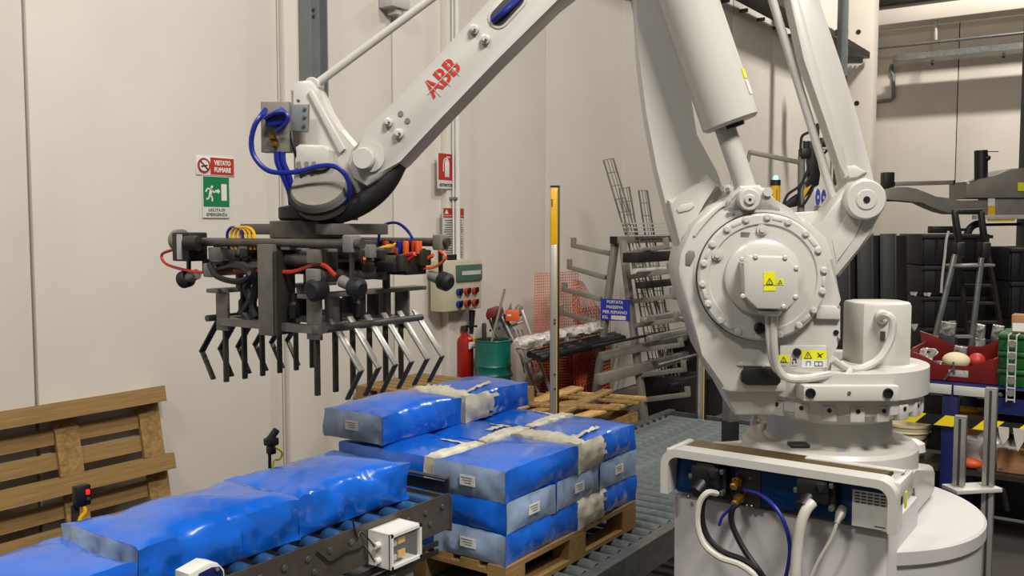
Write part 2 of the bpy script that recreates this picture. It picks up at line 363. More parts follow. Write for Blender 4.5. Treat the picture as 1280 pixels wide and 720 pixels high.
t, c, w_, h_ = plaque('extinguisher_sign', 'red ESTINTORE fire extinguisher sign on the white pilaster', 547.5, 192, 569.5, 236, Yp-.012)
pan(t, c, 0, h_*.12, w_*.96, h_*.75, 'redl', 'red_field')
g = MB(); k = h_; B = c+V((0, -.003, h_*.1))
g.box(q(.0, -.06), (.2*k, .002, .42*k), bev=.0005); g.ball(q(0, .16), .1*k, 2, (1, .02, .8)); g.box(q(0, .26), (.07*k, .002, .08*k)); g.box(q(.05, .3), (.16*k, .002, .035*k))
g.tube([q(-.02, .27), q(-.13, .22), q(-.17, .05), q(-.17, -.12)], .014*k, 6); g.build('extinguisher_print', 'white', t)
text('ESTINTORE', c+V((0, -.002, -h_*.4)), SX, UP, h_*.11, 'ink', t, width=w_*.84, bold=.001)
t, c, w_, h_ = plaque('notice_sheet', 'white printed safety notice with red header behind the conduits', 554, 260, 580, 327, Yp-.012, 'greyl')
pan(t, c, 0, h_*.43, w_*.98, h_*.13, 'redl', 'red_header'); pan(t, c, 0, h_*.335, w_*.98, h_*.03, 'redl', 'red_rule')
g = MB(); g.prism([c+V((-w_*.44, -.003, h_*.39)), c+V((-w_*.26, -.003, h_*.39)), c+V((-w_*.35, -.003, h_*.47))], (0, -.001, 0)); g.build('warning_triangle', 'white', t)
g = MB()
for i in range(17): g.box(c+V((random.uniform(-.02, .01)*w_, -.0015, h_*(.27-.043*i))), (w_*random.uniform(.7, .9), .001, h_*.014))
g.build('text_lines', 'ink', t, kind='stuff')
# switch box
t = thing('switch_box', 'ivory electrical distribution box with six sockets on the pilaster', 'switch box', atY(577, 392, Yp))
Yf = Yp-.16; a = atY(555, 350, Yf); b = atY(602, 350, Yf); z1 = atY(577, 325, Yf).z; z0 = atY(577, 388, Yf).z
c = V(((a.x+b.x)/2, (Yf+Yp)/2, (z0+z1)/2)); w_ = b.x-a.x; h_ = z1-z0
MB().box(c, (w_, .16, h_), bev=.012).build('housing', 'box', t)
f = c+V((0, -.085, 0))
MB().box(f+V((w_*.14, 0, h_*.24)), (w_*.68, .03, h_*.33), bev=.008).build('breaker_window', 'smoke', t)
MB().box(f+V((w_*.17, -.017, h_*.24)), (w_*.5, .006, h_*.08)).build('breaker_strip', 'greyl', t)
for r_ in range(2):
    for s_ in range(3):
        p = f+V((w_*(-.14+.21*s_), .005, h_*(-.13-.24*r_))); so = MB().lathe(p, (0, -1, 0), [(.032, 0), (.034, .03), (.028, .034), (.026, .015)], 18).build('socket', 'hose' if s_ == 0 else 'redl', t)
        MB().box(p+V((.008, -.038, .012)), (.04, .012, .045), bev=.006).build('socket_lid', 'black', so)
for i in range(4): MB().cyl(c+V((-w_*.28+i*.035, -.03, h_*.5)), c+V((-w_*.28+i*.035, -.03, h_*.5+.05)), .012, seg=8).build('cable_gland', 'black', t)
# ================================================================== PALLETS
plank_me = unit_mesh('plank', 'wood'); plank_l = unit_mesh('plank', 'woodl')
def board(name, par, c, size, light=False):
    o = bpy.data.objects.new(name, plank_l if light else plank_me); COL.objects.link(o); o.parent = par; o.location = c; o.scale = size; return o
def make_pallet(label, L=1.2, W=1.0, group=None, light=False):
    t = thing('wooden_pallet', label, 'pallet', (0, 0, 0), group)
    xs = (-(L/2-.0725), 0, L/2-.0725); yw = W/2-.05
    for y in (-yw, 0, yw): board('bottom_board', t, (0, y, .011), (L, .1, .022), light)
    for x in xs:
        for y in (-yw, 0, yw): board('block', t, (x, y, .061), (.145, .1, .078), light)
        board('stringer_board', t, (x, 0, .111), (.145, W, .022), light)
    n = 7
    for i in range(n): board('deck_board', t, (random.uniform(-.004, .004), -W/2+.05+(W-.1)*i/(n-1), .133), (L, .098, .022), light)
    return t
# ------------------------------------------------------------------ stack position
SXp, SYp = 3.14, 2.23          # near corner of the bag stack
LAY = .138
zA = onplane(631, 590, (SXp, 0, 0), V((1, 0, 0))).z
zbase = zA - 3*LAY - .004
pal = make_pallet('wooden pallet under the stack of blue bags on roller conveyor')
pal.location = (SXp+.6, SYp+.5, zbase-.145); PZ = zbase-.145
# leaning pallet by the wall
lp = make_pallet('weathered wooden pallet leaning upright against the white wall', 1.24, .97)
ang = math.radians(79)
pr = atY(213, 520, WY-.2)
lp.location = (pr.x-.62, WY-.006-.485*math.cos(ang)-.145*math.sin(ang), .485*math.sin(ang)+.145*math.cos(ang)+.004)
lp.rotation_euler = (-(PI-ang), 0, 0)
# pallets lying between stack and wall
q_ = atY(476, 486, 5.0)
for i in range(5):
    lb = ['lowest pallet of the low pile by the wall behind the bags', 'fourth pallet from the floor in pile behind the bags', 'second pallet from the floor in pile behind the bags', 'third pallet from the floor in pile behind the bags', 'top wooden pallet of the low pile seen behind the domed blue bag'][i]
    o = make_pallet(lb, 1.2, .8, group='pallets piled by the wall') if i == 0 else dup(o_first, (0, 0, 0), label=lb)
    if i == 0: o_first = o
    o.location = (q_.x+.4+random.uniform(-.02, .02), 4.66, .145*i); o.rotation_euler = (0, 0, PI/2)
zt_ = q_.z
# ================================================================== BAGS
def bag_grid(L, W, Hh, bulge, seed, sag=.0, wr=1.0):
    nx, ny, nz = 26, 18, 8
    rnd = random.Random(seed); off = V((rnd.uniform(0, 50), rnd.uniform(0, 50), rnd.uniform(0, 50)))
    vid = {}; verts = []; faces = []; fn = []
    def P(i, j, k):
        key = (i, j, k)
        if key in vid: return vid[key]
        u, v, w = 2*i/nx-1, 2*j/ny-1, 2*k/nz-1
        x, y, z = u*L/2, v*W/2, Hh*(w+1)/2
        eu, ev = 1-u*u, 1-v*v
        top = (w+1)/2
        z += top*(bulge*(eu**.7)*(ev**.7)) - top*.008*(1-eu)*(1-ev)*0
        # side walls belly out, the four upright seams stay as thin ears
        bel = (1-w*w)
        y += (1 if v > 0 else -1)*abs(v)**3*(.019*bel*eu**.5) - v*.006*(1-bel)*eu
        x += (1 if u > 0 else -1)*abs(u)**3*(.012*bel*ev**.5) - u*.004*(1-bel)*ev
        ear = max(0, abs(u)-.93)*max(0, abs(v)-.9)*140
        x += u*.012*ear; y += v*.010*ear
        p = V((x, y, z)); n1 = noise.noise(p*6+off)
        side = max(abs(v)**8, abs(u)**8)
        crease = noise.noise(V((x*26, y*26, z*7))+off)
        up_n = V((u**7, v**7, w**5)); up_n = up_n.normalized() if up_n.length > 1e-4 else UP
        d = .006*n1*wr + .011*wr*crease*(side*bel+.35*abs(w)**6*max(abs(v), abs(u))**5)
        if k == nz: d += .004*wr*noise.noise(V((x*9, y*30, 0))+off)*abs(v)**3
        if k == 0: d = 0
        p += up_n*d
        if p.z < 0: p.z = 0
        if bulge == 0 and p.z > Hh-.002: p.z = Hh-.002
        vid[key] = len(verts); verts.append(p); return vid[key]
    def quad(a, b, c, d, tagf): faces.append((a, b, c, d)); fn.append(tagf)
    for i in range(nx):
        for j in range(ny):
            quad(P(i, j, nz), P(i+1, j, nz), P(i+1, j+1, nz), P(i, j+1, nz), ('top', (i+.5)/nx, (j+.5)/ny))
            quad(P(i, j, 0), P(i, j+1, 0), P(i+1, j+1, 0), P(i+1, j, 0), ('bot', (i+.5)/nx, (j+.5)/ny))
    for i in range(nx):
        for k in range(nz):
            quad(P(i, 0, k), P(i+1, 0, k), P(i+1, 0, k+1), P(i, 0, k+1), ('s0', (i+.5)/nx, (k+.5)/nz))
            quad(P(i, ny, k), P(i, ny, k+1), P(i+1, ny, k+1), P(i+1, ny, k), ('s1', (i+.5)/nx, (k+.5)/nz))
    for j in range(ny):
        for k in range(nz):
            quad(P(0, j, k), P(0, j, k+1), P(0, j+1, k+1), P(0, j+1, k), ('e0', (j+.5)/ny, (k+.5)/nz))
            quad(P(nx, j, k), P(nx, j+1, k), P(nx, j+1, k+1), P(nx, j, k+1), ('e1', (j+.5)/ny, (k+.5)/nz))
    return verts, faces, fn
def mesh_obj(name, verts, faces, m, parent, sharp=38):
    b = MB(); vs_ = [b.bm.verts.new(v) for v in verts]
    for f in faces: b.bm.faces.new([vs_[i] for i in f])
    return b.build(name, m, parent, loc=(0, 0, 0) if parent is None else None, sharp=sharp)
def shell(verts, faces, fn, pick, push, seed, ruff=0):
    """a film patch lying on the bag: the picked faces pushed out a little"""
    acc = {}
    for f, t in zip(faces, fn):
        if pick(t):
            a, b, c, d = [verts[i] for i in f]; n = (c-a).cross(d-b).normalized()
            for i in f: acc.setdefault(i, V((0, 0, 0))); acc[i] += n
    mp = {}; nv = []; nf = []
    for f, t in zip(faces, fn):
        if pick(t):
            for i in f:
                if i not in mp:
                    p = verts[i]; n = acc[i].normalized(); r = noise.noise(p*34+V((seed, 0, 0)))*ruff
                    mp[i] = len(nv); nv.append(p + n*(push + abs(r)))
            nf.append([mp[i] for i in f])
    return nv, nf
def make_bag(label, loc, rz, seed, bulge=.02, L=.574, W=.374, Hh=LAY, mouth=False, band=False, group='blue product bags', tilt=0, lab=True, wr=1.5, sheer=True):
    verts, faces, fn = bag_grid(L, W, Hh, bulge, seed, wr=wr)
    t = mesh_obj('product_bag', verts, faces, 'film', None)
    tag(t, label, 'bag', group); ORI[t.name] = V((0, 0, 0))
    if sheer:
        nv, nf = shell(verts, faces, fn, lambda f: f[0] == 'e1', .0022, seed); mesh_obj('clear_end', nv, nf, 'clear', t)
    if lab:
        xm = max(v.x for v in verts if abs(v.y) < .06 and abs(v.z-Hh*.55) < .035)+.0035
        MB().box((xm, .0, Hh*.55), (.002, .085, .045)).build('sticker', 'label', t)
        g = MB()
        for i in range(3): g.box((xm+.0013, -.005+.004*i, Hh*.55+.012-.011*i), (.001, .06-.012*i, .004))
        g.build('sticker_print', 'grey', t)
    if mouth:
        rn = random.Random(seed)
        def pk(f):
            k, a, b = f
            if k == 'e0': return True
            if k in ('s0', 's1'): return a < .40 + .12*noise.noise(V((b*9, seed, 0))) and (b > .04)
            if k == 'top': return a < .10 + .1*abs(noise.noise(V((b*7, seed, 3)))) or (abs(b-.14) < .035 and a < .5)
            return False
        nv, nf = shell(verts, faces, fn, pk, .003, seed, .024); mesh_obj('bag_mouth', nv, nf, 'beige', t, sharp=60)
    if band:
        def pk2(f):
            k, a, b = f
            if k == 'e0': return True
            if k == 'top': return a < .085 or (.2 < b < .3 and a < .3) or (band == 2 and .12 < a < .18 and .1 < b < .62)
            return k in ('s0', 's1') and a < .06
        nv, nf = shell(verts, faces, fn, pk2, .003, seed, .012); mesh_obj('white_strip', nv, nf, 'beige', t, sharp=60)
    t.location = V(loc); t.rotation_euler = (0, tilt, rz)
    return t
W_ = .40; L_ = .60
g_ = 'blue bags stacked on the pallet'
def at_layer(k): return zbase + k*LAY
# layer one: two lengthwise at the front, three crosswise behind
for k in (0, 2):
    z = at_layer(k); low = k == 0
    make_bag('blue bag at lowest front corner of stack with clear labelled end' if low else 'flat topped blue bag on near corner of stack with clear labelled end', (SXp+.30, SYp+.2, z), PI, 11+k, .0 if low else .022, group=g_)
    make_bag('lowest blue bag at the rear of the near side with beige mouth' if low else 'upper rear blue bag with ruffled beige mouth flap by the outfeed rollers', (SXp+.905, SYp+.2, z), 0, 21+k, .0 if low else .03, mouth=True, lab=False, sheer=False, group=g_)
    for i in range(3):
        lb = (['lowest layer blue bag hidden behind the infeed conveyor end', 'lowest layer blue bag hidden in the middle of the stack', 'lowest layer blue bag hidden at the rear of the stack'] if low else
              ['blue bag with pale strip lying behind the flat topped corner bag', 'blue bag with crossed white strips in middle of the stack', 'small visible blue bag with white strip below highest rear bag'])[i]
        make_bag(lb, (SXp+.2+.402*i, SYp+.4+.302, z), PI/2, 31+k*5+i, .0 if low else .016, band=False if low else (2 if i == 1 else 1), lab=False, sheer=False, group=g_)
z = at_layer(1)
for i in range(3):
    lb = ['clear ended blue bag crosswise under the near corner bag', 'clear ended blue bag crosswise, middle one of the second layer', 'clear ended blue bag crosswise under the rear bag with mouth flap'][i]
    make_bag(lb, (SXp+.2+.402*i, SYp+.3, z), -PI/2, 51+i, .0, group=g_)
make_bag('blue bag hidden under the pale strip bag behind conveyor stop', (SXp+.3, SYp+.6+.202, z), PI, 61, .0, lab=False, group=g_)
make_bag('blue bag hidden in second layer at the rear of the stack', (SXp+.905, SYp+.6+.202, z), 0, 62, .0, lab=False, sheer=False, group=g_)
z = at_layer(3)+.018
make_bag('domed blue bag highest at front of stack with grey labelled end', (SXp+.3, SYp+.905, z), PI, 71, .045, W=.37, group=g_)
make_bag('highest rear blue bag with big ruffled beige mouth near the extinguisher', (SXp+.925, SYp+.90, z), 0, 72, .03, mouth=True, lab=False, sheer=False, group=g_, W=.372)
# ================================================================== INFEED CONVEYOR
RY = 2.44; RY2 = 3.06; RX1 = 3.0
zr = atY(555, 617, RY).z       # top of the side rail
RZ = zr-.012                   # top of rollers
conv = thing('infeed_conveyor', 'blue roller conveyor with dark steel side rails carrying the bags', 'conveyor', (1.6, 2.75, 0))
for y, nm in ((RY-.014, 'near'), (RY2+.014, 'far')):
    s = MB(); s.box(((RX1+.15)/2, y, zr-.075), (RX1-.15, .006, .155)); s.box(((RX1+.15)/2, y+(.018 if nm == 'near' else -.018), zr-.15), (RX1-.15, .03, .005)); s.build('side_rail', 'rail', conv)
N_R = 26; pitch = .107
b = MB(); b.cyl((0, -.285, 0), (0, .285, 0), .027, seg=18); o_ = b.build('roller', 'roll', loc=(0, 0, 0)); roller_me = o_.data; bpy.data.objects.remove(o_)
b = MB(); b.cyl((0, -.305, 0), (0, -.28, 0), .0285, seg=16); b.cyl((0, .28, 0), (0, .305, 0), .0285, seg=16); o_ = b.build('end', 'steeld', loc=(0, 0, 0)); rend_me = o_.data; bpy.data.objects.remove(o_)
b = MB(); b.cyl((0, 0, 0), (0, -.010, 0), .008, seg=8); b.cyl((0, -.004, 0), (0, -.006, 0), .013, seg=10); o_ = b.build('bolt', 'steel', loc=(0, 0, 0)); bolt_me = o_.data; bpy.data.objects.remove(o_)
for i in range(N_R):
    x = RX1-.055-i*pitch
    r_ = piece('roller', roller_me, None, conv, (x, (RY+RY2)/2, RZ-.027))
    e = bpy.data.objects.new('roller_end', rend_me); COL.objects.link(e); e.parent = r_
    piece('bolt', bolt_me, None, conv, (x, RY-.017, RZ-.03))
    if i % 3 == 1: piece('bolt', bolt_me, None, conv, (x+.03, RY-.017, RZ-.085))
# end stop
zs = atX(553, 597, RX1).z
e = MB(); e.bar((RX1-.005, RY-.006, zs), (RX1-.005, RY2+.006, zs), .006, .03, UP); e.bar((RX1-.005, RY-.006, zr-.05), (RX1-.005, RY-.006, zs), .02, .006, (0, 1, 0)); e.bar((RX1-.005, RY2+.006, zr-.05), (RX1-.005, RY2+.006, zs), .02, .006, (0, 1, 0)); e.box((RX1+.004, (RY+RY2)/2, (zs+zr)/2-.012), (.003, RY2-RY, zs-zr-.01)); e.build('end_stop', 'steeld', conv)
e = MB(); e.box((RX1+.006, (RY+RY2)/2, zr-.09), (.008, RY2-RY+.04, .15)); e.build('end_plate', 'rail', conv)
for x in (.5, 2.75):
    for y in (RY+.02, RY2-.02): MB().box((x, y, (zr-.15)/2), (.05, .05, zr-.15)).build('leg', 'grey', conv)
    MB().box((x, (RY+RY2)/2, .35), (.04, RY2-RY, .04)).build('cross_brace', 'grey', conv)
a = atY(430, 709, RY-.03)
for dz in (0, -.035): MB().bar((1.2, RY-.03, zr-.185+dz), (2.9, RY-.03, zr-.185+dz), .02, .012, UP).build('cable_duct', 'steeld', conv)
# control box on the rail
by = RY-.13
def bp_(px, py): return atY(px, py, by)
A = bp_(487, 669); B_ = bp_(525, 654); Z0 = bp_(487, 713).z
cx = (A.x+B_.x)/2; wx = B_.x-A.x; z1 = (A.z+B_.z)/2; hz = z1-Z0
t = thing('relay_box', 'white clear fronted relay box bolted to infeed conveyor side rail', 'control box', (cx, by, Z0))
c = V((cx, by+.055, Z0+hz/2)); k = .006
g = MB(); g.box(c+V((0, .05, 0)), (wx, .01, hz)); g.box(c+V((0, 0, hz/2-k/2)), (wx, .11, k)); g.box(c-V((0, 0, hz/2-k/2)), (wx, .11, k)); g.box(c+V((wx/2-k/2, 0, 0)), (k, .11, hz)); g.box(c-V((wx/2-k/2, 0, 0)), (k, .11, hz)); g.build('housing', 'white', t)
g = MB(); f = c-V((0, .057, 0)); r_ = .012
for s in (-1, 1): g.box(f+V((0, 0, s*(hz/2-r_/2))), (wx, .014, r_)); g.box(f+V((s*(wx/2-r_/2), 0, 0)), (r_, .014, hz))
g.build('lid_frame', 'white', t); MB().box(f, (wx-2*r_, .003, hz-2*r_)).build('clear_lid', 'glass', t)
MB().box(c+V((0, .042, 0)), (wx*.9, .004, hz*.9)).build('backplate', 'black', t)
for s in (-1, 1):
    rl = MB().box(c+V((-wx*.16, -.012, s*hz*.2)), (wx*.5, .05, hz*.28), bev=.004).build('relay', 'black', t)
    MB().box(c+V((-wx*.04, -.039, s*hz*.2)), (wx*.22, .01, hz*.2)).build('yellow_cover', 'yellow', rl); MB().box(c+V((-wx*.28, -.039, s*hz*.2-.005)), (wx*.14, .012, hz*.14)).build('terminal', 'greyl', rl)
MB().tube([c+V((wx*.3, -.01, hz*.3)), c+V((wx*.36, -.02, 0)), c+V((wx*.2, -.01, -hz*.25)), c+V((0, 0, -hz*.38))], .004, 6).build('inner_wire', 'black', t)
MB().box(c+V((wx/2-k-.003, .0, 0)), (.004, .09, hz*.9)).build('darkening_sheet', 'black', t); MB().box(c+V((0, .0, hz/2-k-.003)), (wx*.9, .09, .004)).build('darkening_sheet', 'black', t)  # black sheets added inside right and top walls to darken the interior
for s in (-.3, .15): MB().cyl(c+V((-wx/2, 0, s*hz)), c+V((-wx/2-.022, 0, s*hz)), .013, seg=10).build('cable_gland', 'white', t)
# loose cables on the rail
def cable(name, label, pts, r, m, cat='cable', seg=8, sub=6): o = MB().tube(pts, r, seg, sub).build(name, m, loc=pts[0]); return tag(o, label, cat)
yy = RY-.026
cable('black_cable', 'black cable from relay box looping up to the rail bolt', [c+V((-wx/2-.022, 0, .15*hz)), atY(452, 665, yy), atY(447, 672, yy), atY(443, 660, yy), atY(441, 650, yy)], .0035, 'black')
cable('black_cable', 'black cable strung along conveyor rail to the cable tie left of relay box', [c+V((-wx/2-.022, 0, -.3*hz)), atY(455, 682, yy), atY(449, 686, yy), atY(430, 692, yy), atY(413, 702, yy), atY(405, 697, yy), atY(396, 690, yy)], .0035, 'black')
# little start button box at the lower left, white and blue
t = thing('push_button_box', 'white and blue button housing at the conveyor edge below the near bag', 'switch', atY(266, 722, RY-.12))
A = atY(238, 722, RY-.12); Bq = atY(278, 708, RY-.12)
g = MB(); g.prism([atY(x, y, RY-.12) for x, y in ((236, 718), (262, 703), (273, 704), (281, 712), (282, 735), (236, 735))], (0, .07, 0), bev=.006); g.build('housing', 'white', t)
g = MB(); g.prism([atY(x, y, RY-.122) for x, y in ((248, 717), (264, 709), (274, 708), (278, 714), (279, 735), (248, 735))], (0, -.004, 0), bev=.001); g.build('front_plate', 'bench', t)
MB().cyl(atY(272, 711.5, RY-.126), atY(272, 711.5, RY-.134), .006, seg=10).build('screw', 'steel', t)
# bags riding on the infeed
gi = 'blue bags riding on the infeed conveyor'
make_bag('blue bag on the infeed conveyor nearest the stack and end stop', (2.56, 2.74, RZ+.002), PI, 81, .045, L=.585, W=.40, Hh=.150, group=gi, wr=2.9, lab=False)
make_bag('blue bag in the middle of the infeed row, clear near end showing', (1.93, 2.73, RZ+.002), PI, 82, .04, L=.63, W=.40, Hh=.150, group=gi, wr=2.8, lab=False)
make_bag('blue bag with pale strip entering at lower corner of the infeed', (1.255, 2.70, RZ+.002), 0, 83, .03, L=.60, W=.40, Hh=.125, group=gi, wr=2.4, lab=False, sheer=False)
# ================================================================== OUTFEED CONVEYOR
OZ = PZ                         # pallet stands on the rollers
rp = atZ(785, 680, OZ+.055); OY = rp.y; OY2 = SYp+1.13; OX0, OX1 = 3.02, 7.3
out = thing('outfeed_conveyor', 'zinc steel roller conveyor carrying pallet away behind the robot', 'conveyor', (4.7, 2.7, 0))
for y in (OY-.02, OY2+.02):
    hi_ = .05 if y < 2.5 else .012
    s = MB(); s.box(((OX0+OX1)/2, y, OZ-.14+hi_/2+.07), (OX1-OX0, .012, .14+hi_)); s.box(((OX0+OX1)/2, y+(-.03 if y < 2.5 else .03), OZ+hi_+.003), (OX1-OX0, .06, .008)); s.build('side_rail', 'steel', out)
MB().box((OX1+.01, (OY+OY2)/2, OZ-.065), (.02, OY2-OY+.05, .13)).build('end_plate', 'steel', out)
b = MB(); b.cyl((0, -(OY2-OY)/2, 0), (0, (OY2-OY)/2, 0), .038, seg=16); o_ = b.build('roller', 'rollz', loc=(0, 0, 0)); me_ = o_.data; bpy.data.objects.remove(o_)
n_ = int((OX1-OX0-.1)/.112)
for i in range(n_): piece('roller', me_, None, out, (OX0+.08+i*.112, (OY+OY2)/2, OZ-.038))
b = MB(); b.bar((0, .0, 0), (.055, .0, .022), .008, .05, UP); o_ = b.build('bearing', 'steeld', loc=(0, 0, 0)); me_ = o_.data; bpy.data.objects.remove(o_)
for i in range(n_): piece('roller_bracket', me_, None, out, (OX0+.06+i*.112, OY+.012, OZ-.0))
for x in (3.1, 4.9, 6.9):
    for y in (OY, OY2): MB().box((x, y, (OZ-.12)/2), (.08, .06, OZ-.12)).build('leg', 'steeld', out)
p = atX(885, 507, OX1-.1)
# ================================================================== ROBOT
AX = FW*3.37 + RT*(3.37*(1040-640)/FPX); AX = V((AX.x, AX.y, 0))
DEL = math.radians(5)
ADIR = -RT*math.cos(DEL) + FW*math.sin(DEL)          # towards the gripper
NV = FW*math.cos(DEL) + RT*math.sin(DEL)             # away from the camera
def ap(px, py, o=0): return onplane(px, py, AX + NV*o, NV)
def poly(pts, o): return [ap(x, y, o) for x, y in pts]
def drop(py, D): return atD(640, py, D).z
PTOP = atD(1228, 626, 3.37).z                        # top of the pedestal
# ---- pedestal
PR = (atD(1228, 626, 3.37) - atD(1039, 626, 3.37)).length*.945
ped = thing('pedestal', 'round white steel pedestal under the robot with an overlapping lid', 'pedestal', (AX.x, AX.y, 0))
MB().lathe((AX.x, AX.y, 0), UP, [(PR*1.08, 0), (PR*1.08, .03), (PR-.012, .03), (PR-.012, PTOP-.03)], 64).build('drum', 'paint2', ped)
MB().lathe((AX.x, AX.y, PTOP-.052), UP, [(PR-.004, 0), (PR, .004), (PR, .046), (PR-.008, .052)], 64).build('lid', 'paint2', ped)
fz = atX(1124, 672, 2.85).z
MB().box((3.11, .985, fz/2), (.45, .70, fz), bev=.008).build('front_housing', 'paint2', ped)
MB().prism([(2.90, 1.33, .62), (2.90, 1.42, .50), (2.90, 1.42, 0), (2.90, 1.33, 0)], (.12, 0, 0), bev=.008).build('side_bracket', 'paint2', ped)
# ---- robot root
rb = thing('palletizing_robot', 'big white ABB palletizing robot arm standing on the round pedestal', 'robot', (AX.x, AX.y, PTOP))
BX0 = 2.865; BY0, BY1 = .655, 1.40; zb0 = PTOP; zb1 = PTOP+.175
zr0_ = atD(1040, 541, 3.06).z
zl = max(atX(1124, 670, BX0-.07).z, zb0+.02)
base = MB(); base.prism([(BX0+.03, BY0, zl+.016), (BX0+.02, BY0, zb1), (BX0+.52, BY0, zb1), (3.70, BY0, zb0+.125), (3.74, BY0, zb0+.10), (3.74, BY0, zb0+.012), (3.70, BY0, zb0+.004), (3.40, BY0, zb0+.004), (3.38, BY0, zl+.016)], (0, BY1-BY0, 0), bev=.03)
base = base.build('base', 'paint', rb)
MB().lathe((AX.x, AX.y, zb0+.06), UP, [(.31, 0), (.31, .168), (.298, .182), (.232, .186), (.222, .196), (.218, zr0_-zb0-.022)], 48).build('base_flange', 'paint', rb)
for dx, dy in ((-.30, .24), (-.33, -.26), (.34, -.22)): MB().lathe((AX.x+dx, AX.y+dy, zb1-.02), UP, [(.055, 0), (.05, .03), (.022, .045)], 16).build('base_boss', 'paint', rb)
# guard arch over the connector panel
GX = BX0-.07
def gp(px, py, x=GX): return atX(px, py, x)
zt_ = atX(1118, 603, GX).z; yl = atX(826, 560, GX).y; yr = atX(1122, 607, GX).y
guard = MB()
th = .026
def rarch(y0, y1, z0, z1, r, n=6):
    P = [V((GX, y0, z0))]
    for i in range(n+1): a = PI/2*i/n; P.append(V((GX, y0 + (-r + r*math.cos(a) if y0 > y1 else r - r*math.cos(a)), z1 - r + r*math.sin(a))))
    for i in range(n+1): a = PI/2*i/n; P.append(V((GX, y1 + (r - r*math.sin(a) if y0 > y1 else -r + r*math.sin(a)), z1 - r + r*math.cos(a))))
    P.append(V((GX, y1, z0))); return P
outer = rarch(yl, yr, zl, zt_, .055); inner = rarch(yl-th, yr+th, zl, zt_-th, .035)
ring = [outer, inner]
A_ = [guard.bm.verts.new(p) for p in outer]; B_ = [guard.bm.verts.new(p) for p in inner]
A2 = [guard.bm.verts.new(p+V((.075, 0, 0))) for p in outer]; B2 = [guard.bm.verts.new(p+V((.075, 0, 0))) for p in inner]
for i in range(len(A_)-1):
    guard.bm.faces.new((A_[i], A_[i+1], B_[i+1], B_[i])); guard.bm.faces.new((A2[i+1], A2[i], B2[i], B2[i+1]))
    guard.bm.faces.new((A_[i+1], A_[i], A2[i], A2[i+1])); guard.bm.faces.new((B_[i], B_[i+1], B2[i+1], B2[i]))
for i in (0, -1): guard.bm.faces.new((A_[i], B_[i], B2[i], A2[i]))
guard.build('panel_guard', 'paint', rb)
MB().box((BX0+.055, (yl+yr)/2, zt_-.012), (.11, abs(yl-yr)-.10, .018)).build('bronze_cover_strip', 'gold', rb)
MB().box((BX0+.075, yr+.16, zt_+.0), (.03, .30, .004)).build('reflective_strip', 'greyl', rb)
for y, nm in ((yr+.012, 0), (yl-.012, 1)):
    MB().box((BX0+.06, y, (zt_+zl)/2+.03), (.18, .024, zt_-zl-.08), bev=.006).build('guard_end', 'paint', rb)
q_ = atX(1152, 623, BX0+.25); MB().box((BX0+.045, yr-.0, (zt_+zl)/2), (.02, .004, .05)).build('warning_sticker', 'ysign', rb)
PX = BX0-.005
pz1 = zt_-.03; pz0 = zl-.004
panel = MB().box((PX+.006, (yl+yr)/2, (pz0+pz1)/2), (.012, abs(yl-yr)-.06, pz1-pz0)).build('connector_panel', 'bluep', rb)
def pp(px, py, d=0): return atX(px, py, PX-d)
MB().box(pp(895, 600)+V((-.002, 0, 0)), (.006, .13, pz1-pz0-.02)).build('left_plate', 'black', panel)
MB().box(pp(937, 610)+V((-.003, 0, 0)), (.004, .075, pz1-pz0-.01)).build('middle_plate', 'steeld', panel)
for px, py, nm in ((890, 593, 'heavy_connector'), (1022, 610, 'heavy_connector')):
    p = pp(px, py); g = MB(); g.box(p+V((-.03, 0, .005)), (.07, .10, .075), bev=.012); g.box(p+V((-.035, .0, .035)), (.05, .065, .03), bev=.006); g.box(p+V((-.02, -.055, -.01)), (.04, .02, .09), bev=.004); g.cyl(p+V((-.05, .01, -.02)), p+V((-.085, .02, -.045)), .024, seg=12); g.ball(p+V((-.055, -.03, .02)), .025, 1)
    hc = g.build(nm, 'black', rb)
    g = MB()
    for dy, dz in ((-.058, .03), (-.058, -.04), (.05, .0), (.02, -.045)): g.box(p+V((-.05, dy, dz)), (.03, .012, .016), bev=.002)
    g.build('latch', 'steel', hc)
for px, py in ((925, 600), (927, 621)):
    p = pp(px, py); MB().cyl(p, p+V((-.03, 0, 0)), .018, seg=6).lathe(p+V((-.03, 0, 0)), (-1, 0, -.3), [(.012, 0), (.013, .03), (.009, .034)], 12).build('brass_fitting', 'brass', rb)
for px, py in ((874, 596), (861, 621), (938, 597), (934, 632), (940, 633), (885, 585), (1004, 606)): MB().lathe(pp(px, py), (-1, 0, 0), [(.006, 0), (.006, .006), (.003, .008)], 10).build('bolt', 'steel', panel)
p = pp(1053, 636); MB().lathe(p, (-1, 0, -.5), [(.016, 0), (.016, .03), (.010, .05), (.008, .07)], 12).build('grey_gland', 'grey', rb)
# printed sheet
a = pp(1065.5, 633); b_ = pp(1110.5, 642); c = (a+b_)/2; wd = abs(a.y-b_.y); hd = .112
sh = MB().box(c+V((-.002, 0, 0)), (.002, wd, hd)).build('printed_label', 'label', rb)
g = MB()
for i in range(4):
    for j in range(5): g.box(c+V((-.0035, -wd*.36+j*wd*.18, hd*.43-i*.0095)), (.0006, wd*.14, .0042))
g.box(c+V((-.0035, -wd*.28, -hd*.42)), (.0006, wd*.3, .003)); g.build('print_lines', 'ink', sh, kind='stuff')
